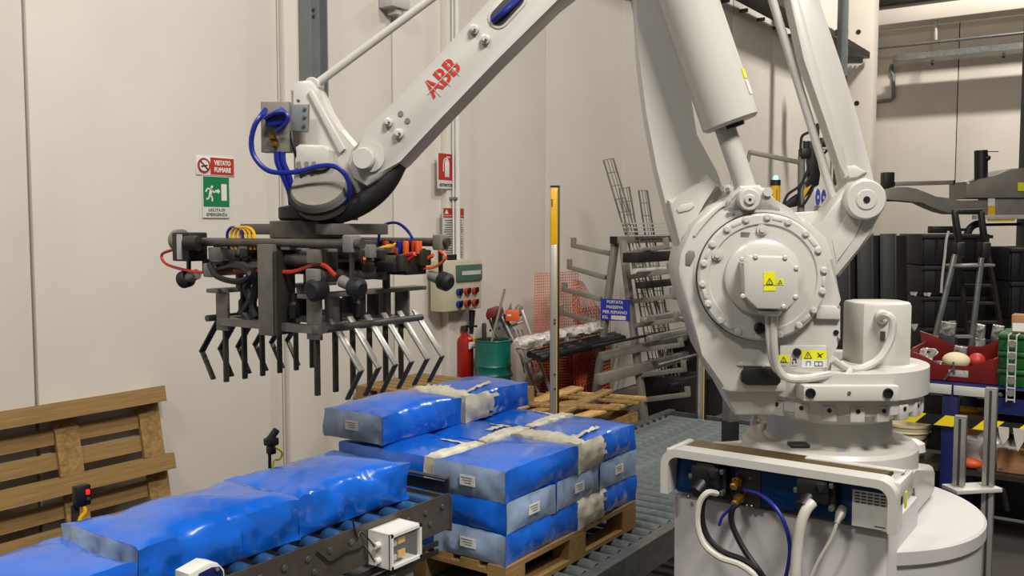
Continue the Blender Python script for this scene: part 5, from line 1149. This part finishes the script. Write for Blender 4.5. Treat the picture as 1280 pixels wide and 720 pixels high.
g = MB(); g.prism([m2(1014, 232), m2(1018, 236), m2(996, 258), m2(976, 262), m2(980, 254), m2(994, 247)], FW*.10, bev=.012); g.build('forearm', 'dark', t)
g = MB(); g.prism([m2(1000, 240, -.03), m2(1015, 231, -.03), m2(1003, 251, -.03), m2(999, 252, -.03)], FW*.03, bev=.004); g.build('yellow_panel', 'yellow', t)
for P in ([(1010, 205), (1009, 216), (1000, 232), (985, 243), (979, 256)], [(1012, 165), (1003, 170), (1001, 180), (1001, 190)], [(1017, 232), (1012, 244), (1003, 258)], [(1010, 212), (1004, 226), (999, 238), (1000, 258)]): MB().tube([m2(*q, -.05) for q in P], .014, 6).build('cable', 'rubber', t)
MB().bar(m2(1005, 176), m2(1005, 188), .02, .02, RT).build('small_bracket', 'black', t); MB().bar(m2(1030, 192), m2(1037, 185), .02, .02, FW).build('strut', 'black', t)
# pictogram board and dark pipes on the long wall
t, c, w_, h_ = plaque('pictogram_sign', 'white safety sign with blue pictograms beyond the thin robot rod', 1018, 238, 1040, 263, WY-.014)
for s in (-.32, 0, .32): MB().lathe(c+V((w_*s, -.002, h_*.14)), (0, -1, 0), [(w_*.14, 0), (w_*.14, .003)], 20).build('blue_pictogram', 'blues', t); 
pan(t, c, 0, -h_*.38, w_*.96, h_*.2, 'grey', 'grey_band')
for s in (-.32, 0, .32): MB().box(c+V((w_*s, -.007, h_*.14)), (w_*.08, .003, h_*.16)).build('pictogram_figure', 'white', t)
a = atY(1047, 110, WY-.12); b = atY(1047, 300, WY-.12)
tag(MB().cyl((a.x, a.y, 0), (a.x, a.y, a.z), .05, seg=8).build('dark_pipe', 'steeld'), 'dark vertical pipe on the left wall near the corner', 'pipe')
# grey radial arm machine at the right
D_ = 11.0
t = thing('radial_arm_machine', 'large grey swinging arm machine at the right edge of the hall', 'machine', (m2(1290, 300).x, m2(1290, 300).y, 0))
def q4(x, y): return (1040+x/4, 160+y/4)
S = [q4(*v) for v in ((258, 306), (330, 293), (380, 293), (425, 302), (470, 322), (520, 343), (570, 357), (640, 362), (790, 360), (790, 432), (600, 430), (550, 418), (500, 396), (450, 372), (410, 360), (370, 356), (262, 366))]
MB().prism([m2(*v) for v in S], FW*.28, bev=.02).build('swing_arm', 'rackp', t)
Bd = [q4(*v) for v in ((670, 268), (765, 262), (810, 240), (850, 216), (900, 203), (1010, 196), (1010, 350), (670, 352))]
MB().prism([m2(*v, -.05) for v in Bd], FW*.45, bev=.03).build('head_cover', 'rackp', t)
MB().prism([m2(*q4(*v)) for v in ((800, 350), (1010, 350), (1010, 440), (800, 440))], FW*.35, bev=.02).build('lower_cover', 'rackp', t)
MB().bar(m2(*q4(712, 446)), m2(*q4(1000, 444)), .05, .12, UP, bev=.004).build('white_rail', 'greyl', t)
MB().prism([m2(*q4(*v), -.01) for v in ((778, 352), (812, 352), (812, 438), (778, 438))], -FW*.01).build('paper_tag', 'label', t); MB().prism([m2(*q4(*v), -.02) for v in ((780, 388), (812, 388), (812, 436), (780, 436))], -FW*.006).build('yellow_tag', 'yellow', t)
MB().bar(m2(*q4(780, 457), -.04), m2(*q4(912, 455), -.04), .05, .02, UP).build('yellow_strip', 'yellow', t); MB().prism([m2(*q4(*v), -.06) for v in ((928, 272), (960, 272), (960, 315), (928, 315))], -FW*.006).build('note', 'ysign', t)
g = MB(); a = m2(*q4(745, 262), .1); g.cyl(a, m2(*q4(745, 112), .1), .075, seg=18); g.build('black_motor', 'black', t)
a = m2(*q4(778, 150), .05); MB().ball(a, .04, 1).build('knob', 'black', t); MB().cyl(m2(*q4(765, 117), .05), m2(*q4(832, 117), .05), .008, seg=6).build('lever', 'grey', t)
MB().box(m2(*q4(277, 268), .12), (.12, .14, .22), basis(RT, FW), bev=.01).build('black_head', 'black', t); MB().bar(m2(*q4(312, 280), .1), m2(*q4(608, 272), .1), .05, .06, UP, bev=.004).build('flat_bar', 'rackp', t); MB().box(m2(*q4(604, 273), .1), (.02, .065, .055), basis(RT, FW)).build('bar_cap', 'black', t)
a = m2(1288, 300, .1); MB().box((a.x, a.y, 2.6), (.22, .25, 5.2), basis(RT, FW), bev=.01).build('column', 'black', t)
MB().bar(m2(1228, 281, .2), m2(1290, 280, .2), .035, .05, UP).build('hose_boom', 'rubber', t); MB().tube([m2(1230, 281, .2), m2(1221, 280, .2), m2(1213, 285, .2), m2(1209, 293, .2)], .045, 10).build('boom_elbow', 'rubber', t)
# ================================================================== DARK PANELS AND CRATES
D_ = 9.0
for i in range(6):
    px = 1056+i*14.5; tp = 292+(i % 2)*2-(2 if i == 1 else 0); a = atD(px, tp, D_+.1*(i % 2)); w_ = 17*D_/FPX
    lb = ['dark brown panel nearest the robot arm in leaning row', 'second dark panel from the robot in leaning row', 'third dark panel from the robot in leaning row', 'fourth dark panel from the robot in leaning row', 'fifth dark panel from the robot, next to the last', 'last dark panel of the leaning row beside the black crates'][i]
    ang_ = .25 if i % 2 else -.2; R = basis(RT*math.cos(ang_)+FW*math.sin(ang_), FW*math.cos(ang_)-RT*math.sin(ang_)) @ Matrix.Rotation(-.03 if i < 5 else -.05, 3, 'Y')
    t = thing('leaning_dark_sheet', lb, 'sheet', (a.x, a.y, 0), 'dark panels in a row by the crates')
    MB().box((a.x, a.y, a.z/2), (w_, .03, a.z), R, bev=.004).build('sheet', 'dark', t)
    for s in (-1, 1): MB().box(V((a.x, a.y, a.z/2))+R @ V((s*w_/2, 0, 0)), (.018, .04, a.z-.004), R, bev=.003).build('edge_profile', 'black' if i % 3 else 'steeld', t)
def crate_stack(px, D, wpx, tops, lbs, grp):
    for (y1, y0), lb in zip(tops, lbs):
        c = atD(px, y1, D); z1 = c.z; z0 = 0 if y0 is None else atD(px, y0, D).z; w_ = wpx*D/FPX; h_ = z1-z0; R = basis(RT, FW)
        t = thing('black_crate', lb, 'crate', (c.x, c.y, z0), grp); m_ = V((c.x, c.y, (z0+z1)/2))
        for s in (-1, 1): MB().box(m_+RT*s*(w_/2-.02), (.03, .58, h_-.006), R, bev=.004).build('end_wall', 'black', t); MB().box(m_+FW*s*.30, (w_-.03, .03, h_-.006), R, bev=.004).build('side_wall', 'black', t)
        MB().box(m_+UP*(h_/2-.03)-FW*.315, (w_+.02, .05, .035), R, bev=.004).build('rim', 'rubber', t); MB().box(m_-UP*(h_/2-.03), (w_-.06, .56, .03), R).build('base', 'black', t)
        for k in (-.3, 0, .3): MB().box(m_+RT*w_*k-FW*.318, (.03, .02, h_*.7), R).build('rib', 'black', t)
crate_stack(1179, 9.9, 82, ((292, 330), (330.3, 367), (367.3, 405), (405.3, 440), (440.3, None)), ['topmost black crate of the tall stack behind stepladder', 'second black crate from top, behind stepladder', 'third black crate from top, behind stepladder', 'fourth black crate from top, behind stepladder', 'lowest black crate of the stack, behind the red tote'], 'black crates behind the stepladder')
crate_stack(1275, 9.4, 64, ((308, 349), (349.3, 394), (394.3, 440), (440.3, None)), ['topmost black crate of the stack at the right edge', 'second black crate from top at the right edge', 'third black crate from top behind the green bins', 'lowest black crate hidden behind the green bins'], 'black crates at the right edge')
a = atD(1178, 287.5, 9.9); t = thing('black_device', 'small black box device on top of the tall crate stack', 'device', a-UP*.035)
MB().box(a+UP*.004, (.27, .12, .075), basis(RT, FW), bev=.008).build('body', 'black', t); MB().bar(a+RT*.13, a+RT*.26+UP*.005, .03, .03, UP).build('nozzle', 'black', t)
D_ = 9.54
tag(MB().tube([m2(1186, 289), m2(1183, 300), m2(1181, 320), m2(1178, 345), m2(1176.5, 366)], .014, 6).build('white_strap', 'greyl', loc=m2(1176.5, 366)), 'white strap hanging down the front of the black crate stack', 'strap')
for x, y, s_, k in ((1142, 368, .09, 2), (1159, 369, .07, 2), (1143, 408, .10, 3), (1190, 404, .06, 3)):
    MB().prism([m2(x-4, y-3), m2(x+5, y-3), m2(x+3, y+2), m2(x, y+6 if y > 400 else y+1), m2(x-3, y+1)], FW*.02).build('film_scrap', 'wrap', bpy.data.objects['black_crate.%03d' % k])
# ================================================================== STEPLADDER
D_ = 7.6
t = thing('stepladder', 'tall brown and steel stepladder standing before the black crates', 'ladder', (m2(1212, 500).x, m2(1212, 500).y, 0))
FL0, FL1 = m2(1208, 330), m2(1163, 445); FR0, FR1 = m2(1227, 322, -.05), m2(1211, 455, -.05); BL0, BL1 = m2(1192, 264, .1), m2(1212, 440, .35); BR0, BR1 = m2(1226, 264, .1), m2(1254, 425, .35)
FL0 = m2(1194, 318, .0)
for a, b, m_ in ((FL0, FL1, 'steel'), (FR0, FR1, 'steel')): MB().bar(a, toz(a, b), .035, .035, FW, bev=.003).build('front_leg', m_, t)
for a, b in ((BL0, BL1), (BR0, BR1)): MB().bar(a, toz(a, b), .04, .028, FW, bev=.003).build('rear_leg', 'steeld', t)
MB().bar(m2(1190, 264.5, .1), m2(1228, 264, .1), .04, .04, UP, bev=.01).build('top_rail', 'dark', t)
for a, b in ((m2(1193, 264, .09), m2(1200, 305, .09)), (m2(1226, 264, .09), m2(1230, 300, .09))): MB().bar(a, b, .05, .04, FW, bev=.006).build('handle_sleeve', 'dark', t)
for p in (m2(1198, 312, .05), m2(1230, 312, .03)): MB().box(p, (.07, .10, .12), basis(RT, FW), bev=.01).build('hinge', 'dark', t)
MB().bar(m2(1190, 332), m2(1234, 331, .05), .02, .20, UP, bev=.003).build('platform', 'alu', t)
def onl(a, b, py):
    lo, hi = 0, 1
    for _ in range(30):
        m_ = (lo+hi)/2; q = a.lerp(b, m_)
        z = 282+(H-q.z)/q.dot(FW)*FPX
        if z < py: lo = m_
        else: hi = m_
    return a.lerp(b, lo)
for py in (355, 377, 401, 425): MB().bar(onl(BL0, toz(BL0, BL1), py), onl(BR0, toz(BR0, BR1), py), .022, .03, UP).build('rear_rung', 'steeld', t)
for py in (419,): MB().bar(onl(FL0, toz(FL0, FL1), py), onl(FR0, toz(FR0, FR1), py), .022, .05, UP).build('step', 'grey', t)
# ================================================================== WORKBENCH
BX = 6.2
def bx(px, py, d=0): return atX(px, py, BX+d)
bz = bx(1200, 481).z; bt = bz+.0; yA = bx(1159, 480).y; yB = bx(1290, 480).y-.35
t = thing('workbench', 'dark blue steel workbench with grey edge plates and lower shelf', 'bench', (BX+.4, (yA+yB)/2, 0))
MB().box((BX+.42, (yA+yB)/2, bt-.03), (.84, yA-yB, .06), bev=.004).build('worktop', 'bench', t)
ym = bx(1191, 485).y; ym2 = bx(1234, 486).y
for y0, y1 in ((yA, ym+.006), (ym-.006, ym2)): MB().box((BX-.006, (y0+y1)/2, bt-.035), (.012, abs(y0-y1), .058), bev=.002).build('edge_plate', 'greyl', t)
MB().box((BX+.01, (ym2+yB)/2, bt-.08), (.02, ym2-yB, .15)).build('blue_apron', 'bench', t)
for y in (bx(1186, 540).y, yB+.05):
    for x in (BX+.05, BX+.78): MB().box((x, y, (bt-.06)/2), (.09, .09, bt-.06), bev=.004).build('leg', 'bench', t)
zs = bx(1260, 597).z
MB().box((BX+.42, (yA+.45+yB)/2, zs-.015), (.76, yA+.45-yB, .03)).build('lower_shelf', 'steeld', t); MB().box((BX+.8, (yA+.45+yB)/2, .42), (.02, yA+.45-yB, .80)).build('back_panel', 'dark', t)
MB().box((BX+.42, yA+.40, zs/2), (.7, .05, zs)).build('shelf_leg', 'steeld', t)
# hazard tape across the bench
ta = bx(1100, 520, -.03); tb = bx(1290, 538, -.03); zt = bx(1210, 529, -.03).z
tag(MB().box((BX-.03, (ta.y+tb.y)/2, zt), (.006, ta.y-tb.y+.1, .065)).build('hazard_tape', 'hazard'), 'yellow and black striped barrier tape stretched across the blue bench', 'tape')
# red tote with odds and ends
TX = BX+.1
def tx(px, py, d=0): return atX(px, py, TX+d)
y0, y1 = tx(1146, 460).y, tx(1248, 460).y; zt = bt+.155; t = thing('red_tote', 'open red plastic tote full of odds and ends on the workbench', 'tote', (TX+.2, (y0+y1)/2, bt))
for x, dz in ((TX, 0), (TX+.42, .08)):
    g = MB(); P = [V((x, y0+.03, bt+.004)), V((x, y0+.07, zt+.03+dz)), V((x, y0-.03, zt+.0+dz)), V((x, y0-.13, zt-.055+dz)), V((x, y1+.16, zt-.055+dz)), V((x, y1+.05, zt+dz)), V((x, y1-.05, zt+.03+dz)), V((x, y1-.02, bt+.004))]; g.prism(P, (.015, 0, 0), bev=.003); g.build('long_wall', 'redc', t)
for y in (y0+.03, y1-.02): MB().box((TX+.21, y, bt+.10), (.41, .015, .19), bev=.003).build('end_wall', 'redc', t)
MB().box((TX+.21, (y0+y1)/2, bt+.012), (.40, abs(y0-y1)-.02, .016)).build('tote_floor', 'redc', t)
def inner(name, label, cat, b, m, loc): return tag(b.build(name, m, loc=loc), label, cat)
c = tx(1195, 455, .08); c.z = bt+.125; inner('foam_dome', 'cream coloured foam dome lying in the red tote', 'foam', MB().ball(c, .075, 3, (1, 1.1, .72)), 'foam', c-UP*.05); 
c2 = tx(1199, 466, .03); MB().box(c2, (.06, .12, .05), bev=.004).build('grey_part', 'greyl', None, loc=c2); tag(bpy.data.objects['grey_part'], 'grey metal part in front of cream foam dome', 'part')
c = tx(1221, 450, .12); c.z = bt+.13; inner('orange_ball', 'dull orange round float in the right half of red tote', 'float', MB().ball(c, .05, 3, (1, 1, .95)), 'redl', c-UP*.06)
g = MB(); c = tx(1160, 450, .12); [g.tube([c+V((0, .03*math.cos(k*2.1), .0)), c+V((.03, .05*math.sin(k*1.7), .05)), c+V((0, -.04*math.cos(k), .06)), c+V((.02, .03, -.05))], .012, 6) for k in range(4)]; inner('tangled_cable', 'tangled white and dark cable at left end of red tote', 'cable', g, 'wrap', c)
c = tx(1175, 458, .1); inner('clear_bag', 'small clear bag of parts left of foam dome', 'bag', MB().ball(c, .055, 2, (1, 1.2, .7)), 'cover', c)
c = tx(1235, 458, .1); g = MB(); g.bar(c+V((0, .06, -.03)), c+V((0, -.08, .05)), .05, .03, UP, bev=.005).bar(c+V((.02, .0, -.03)), c+V((.02, -.10, .03)), .04, .03, UP, bev=.005); inner('red_tool', 'orange red tool lying right of the orange float', 'tool', g, 'orange', c)
c = tx(1191, 470, -.01); g = MB(); g.bar(c+V((0, .05, -.03)), c+V((0, -.0, .05)), .014, .01, (1, 0, 0)).bar(c+V((0, -.01, .02)), c+V((0, .0, .09)), .012, .01, (1, 0, 0)); inner('clamp', 'small grey clamp hooked over the front wall of the tote', 'clamp', g, 'steel', c)
# foil packs standing behind the tote
for i, (px0, py0, px1, py1, d, lb) in enumerate(((1173, 401, 1196, 440, .56, 'foil topped dark pack standing left behind the red tote'), (1190, 431, 1210, 455, .47, 'small clear pack standing just behind foam dome'), (1219, 404, 1232, 440, .62, 'white mesh pack standing between the ladder legs'), (1238, 405, 1256, 440, .58, 'foil topped dark pack standing beside the green bins'))):
    a, b = atX(px0, py0, BX+d), atX(px1, py0, BX+d); zt = atX(px0, py0, BX+d).z; ymid = (a.y+b.y)/2; w_ = abs(a.y-b.y)
    t = thing('foil_pack', lb, 'pack', (BX+d, ymid, bt)); h_ = zt-bt
    g = MB(); g.prism([V((BX+d-.035, ymid+w_*.5, bt+.002)), V((BX+d-.035, ymid+w_*.42, zt-.09)), V((BX+d-.035, ymid-w_*.5, zt-.10)), V((BX+d-.035, ymid-w_*.5, bt+.002))], (.07, 0, 0), bev=.012); g.build('body', 'cover' if i in (1, 2) else 'dark', t)
    g = MB(); g.prism([V((BX+d-.03, ymid+w_*.44, zt-.095)), V((BX+d-.03, ymid+w_*.3, zt)), V((BX+d-.03, ymid-w_*.5, zt-.01)), V((BX+d-.03, ymid-w_*.42, zt-.10))], (.06, 0, 0), bev=.01); g.build('foil_top', 'cover', t)
# green bins with carton and wire strip
y0, y1 = bx(1250, 440, .1).y, bx(1292, 440, .1).y; zs_ = [bt, bx(1250, 458, .1).z, bx(1250, 438, .1).z, bx(1250, 416, .1).z]; zs_[1] = bt+(zs_[3]-bt)/3; zs_[2] = bt+(zs_[3]-bt)*2/3
for i in range(3):
    z0, z1 = zs_[i], zs_[i+1]; ym = (y0+y1)/2; t = thing('green_bin', ['lowest green plastic bin at the right end of workbench', 'middle green plastic bin at the right end of workbench', 'top green plastic bin carrying a brown carton'][i], 'bin', (BX+.27, ym, z0), 'green bins on the workbench')
    for x in (BX+.1, BX+.44): MB().box((x, ym, (z0+z1)/2), (.02, abs(y0-y1), z1-z0-.004), bev=.004).build('side_wall', 'greenc', t)
    for y in (y0, y1): MB().box((BX+.27, y, (z0+z1)/2), (.34, .02, z1-z0-.004), bev=.004).build('end_wall', 'greenc', t)
    MB().box((BX+.09, ym, z1-.018), (.03, abs(y0-y1)+.02, .024), bev=.004).build('rim', 'greenc', t); MB().box((BX+.27, ym, z1-.012), (.33, abs(y0-y1)-.02, .016)).build('lid', 'greenc', t)
a = bx(1264, 406, .15); b = bx(1284, 406, .15); c = V((BX+.22, (a.y+b.y)/2, zs_[3]+.055)); t = thing('small_carton', 'small brown carton with white label on top green bin', 'carton', (c.x, c.y, zs_[3]))
MB().box(c, (.12, abs(a.y-b.y), .11), bev=.003).build('box', 'card', t); MB().box(c+V((-.061, 0, -.02)), (.002, abs(a.y-b.y)*.85, .05)).build('label', 'label', t)
a, b = bx(1263, 418, .04), bx(1273, 418, .04); zb_ = bx(1265, 500, .04).z; t = thing('wire_strip', 'hanging white wire ladder strip with round clips before green bins', 'strip', (BX-.025, (a.y+b.y)/2, zb_))
g = MB()
for y in (a.y, b.y): g.cyl((BX-.04, y, zb_), (BX-.04, y, a.z), .004, seg=6)
g.bar((BX-.04, a.y, a.z), (BX+.1, a.y, a.z+.0), .008, .008, UP); g.bar((BX-.04, b.y, a.z), (BX+.1, b.y, a.z), .008, .008, UP); g.build('side_wires', 'greyl', t)
for k in range(6): z = a.z+(zb_-a.z)*(k+.4)/5.6; MB().bar((BX-.04, a.y, z), (BX-.04, b.y, z), .008, .008, UP).build('rung', 'greyl', t)
for k in range(5): z = a.z+(zb_-a.z)*(k+.65)/5.4; MB().lathe((BX-.036, (a.y+b.y)/2, z), (-1, 0, 0), [(.022, 0), (.022, .01)], 12).build('clip', 'grey', t)
# things on the lower shelf
c = bx(1134, 562, .3); yk = c.y; z1 = bx(1134, 527, .3).z; rr = abs(bx(1101, 530, .3).y-bx(1166, 530, .3).y)/2*.88; t = thing('white_bucket', 'off white plastic bucket with wire handle on the low shelf', 'bucket', (BX+.3, yk, zs))
hb = z1-zs; MB().lathe((BX+.3, yk, zs), UP, [(rr*.72, 0), (rr*.74, .01), (rr*.92, hb*.72), (rr*1.0, hb*.74), (rr*.95, hb*.78), (rr*.97, hb*.9), (rr*1.02, hb*.92), (rr*1.02, hb), (rr*.98, hb), (rr*.8, .06), (.01, .05)], 32).build('pail', 'foam', t)
MB().tube([V((BX+.3, yk+rr, z1-.06)), V((BX+.3-rr*.6, yk+rr*.75, z1-.10)), V((BX+.3-rr, yk, z1-.13)), V((BX+.3-rr*.6, yk-rr*.75, z1-.10)), V((BX+.3, yk-rr, z1-.06))], .005, 6).build('wire_handle', 'steeld', t)
a, b = bx(1246, 575, .12), bx(1284, 575, .12); zt = bx(1262, 562, .12).z; t = thing('cardboard_box', 'brown cardboard box on lower bench shelf at the right', 'box', (BX+.3, (a.y+b.y)/2, zs)); hb = zt-zs
MB().box((BX+.29, (a.y+b.y)/2, zs+hb/2), (.34, abs(a.y-b.y), hb), bev=.004).build('carton', 'card', t); MB().box((BX+.29, (a.y+b.y)/2, zt+.002), (.342, .05, .003)).build('tape', 'label', t); MB().box((BX+.115, (a.y+b.y)/2, zs+hb*.25), (.006, abs(a.y-b.y)*.98, hb*.46), bev=.002).build('front_flap', 'card', t)
c = bx(1221, 580, .2); t = thing('white_pail', 'small white pail behind the aluminium posts on bench shelf', 'pail', (BX+.22, c.y, zs)); MB().lathe((BX+.22, c.y, zs), UP, [(.06, 0), (.075, .14), (.08, .15), (.08, .165), (.07, .165)], 20).build('pail', 'white', t); MB().lathe((BX+.22, c.y, zs+.165), UP, [(.082, 0), (.082, .012), (.02, .016)], 20).build('lid', 'greyl', t)
c = bx(1222, 553, .35); inner('clear_sack', 'crumpled clear plastic sack on the bench shelf behind posts', 'sack', MB().ball((BX+.22, c.y-.10, zs+.12), .11, 3, (.8, 1, 1.05)), 'wrap', (BX+.4, c.y, zs))
c = bx(1213, 590, .1); inner('orange_rag', 'orange brown rag at the front of lower bench shelf', 'rag', MB().ball((BX+.1, c.y, zs+.035), .07, 2, (.7, 1, .5)), 'orange', (BX+.1, c.y, zs))
c = bx(1212, 517, .25); t = thing('glove_box', 'brown box with yellow glove on bench shelf beside blue leg', 'box', (BX+.45, c.y, zs)); zg = bx(1212, 520, .25).z; MB().box((BX+.45, c.y-.02, (zs+zg)/2), (.3, .2, zg-zs), bev=.004).build('box', 'card', t); MB().ball((BX+.36, c.y+.03, zg+.02), .06, 2, (.8, 1.4, .4)).build('yellow_glove', 'yellow', t)
c = bx(1266, 541, -.034); g = MB(); 
for dy, s_ in ((.05, .08), (-.03, .11)): g.prism([V((BX-.036, c.y+dy+.03, c.z+.03)), V((BX-.036, c.y+dy-.03, c.z+.03)), V((BX-.036, c.y+dy-.03, c.z-s_*.4)), V((BX-.036, c.y+dy+.0, c.z-s_)), V((BX-.036, c.y+dy+.02, c.z-s_*.3))], (-.003, 0, 0))
tag(g.build('torn_tape_end', 'pvc'), 'torn pale tape ends hanging under the striped barrier tape', 'tape')
# ================================================================== ALUMINIUM POSTS BESIDE THE PEDESTAL
D_ = 4.05
a, b = m2(1200, 560), m2(1237, 560); R = basis((1, 0, 0), (0, 1, 0))
t = thing('aluminium_fence_frame', 'slotted aluminium fence posts on a plate beside the round pedestal', 'fence post', (b.x, b.y, 0))
zp = m2(1215, 607).z
def prof(p, z0, z1, nm):
    o = MB().box((p.x, p.y, (z0+z1)/2), (.048, .048, z1-z0), bev=.002).build(nm, 'alu', t)
    for dx, dy, sx_, sy_ in ((-.0235, 0, .003, .011), (0, -.0235, .011, .003)): MB().box((p.x+dx, p.y+dy, (z0+z1)/2), (sx_, sy_, z1-z0-.01)).build('slot', 'ink', o)
    MB().box((p.x, p.y, z1+.002), (.046, .046, .004)).build('end_cap', 'grey', o)
prof(a, zp, m2(1200, 521).z, 'post'); prof(b, zp, m2(1237, 486).z, 'post'); c_ = b+V((-.0, .0, 0)); prof(c_, .012, zp-.02, 'lower_post')
MB().box((b.x, b.y, .006), (.14, .14, .012)).build('foot_plate', 'steel', t)
mid = (a+b)/2; MB().bar((a.x-.05, a.y+.03, zp-.01), (b.x+.03, b.y-.02, zp-.01), .018, .11, UP, bev=.002).build('joint_plate', 'greyl', t)
for py in (491, 583): p = m2(1244, py); MB().cyl(p-FW*.04, p-FW*.05, .008, seg=8).build('bolt', 'steel', t)
p = m2(1246, 612); MB().tube([p-RT*.03, p+RT*.02, m2(1256, 622), m2(1259, 638)], .012, 8).build('clamp_lever', 'black', t)
# ---- small castings on the robot base behind the guard
for (px, yb_, yt_, D, r) in ((943, 552, 516, 3.62, .015),):
    a = atD(px, yb_, D); b = atD(px, yt_, D); MB().lathe(a, UP, [(r*1.2, -.03), (r*1.2, b.z-a.z-.03), (r*.7, b.z-a.z-.025), (r*.7, b.z-a.z)], 16).build('base_spigot', 'paint', rb)
MB().prism([atD(x, y, 3.45) for x, y in ((950, 562), (955, 530), (966, 529), (976, 562))], FW*.05, bev=.004).build('base_bracket', 'paint', rb)
MB().box(atD(998, 556, 3.0), (.065, .05, .014), basis(RT, FW), bev=.005).build('black_cover', 'black', rb)
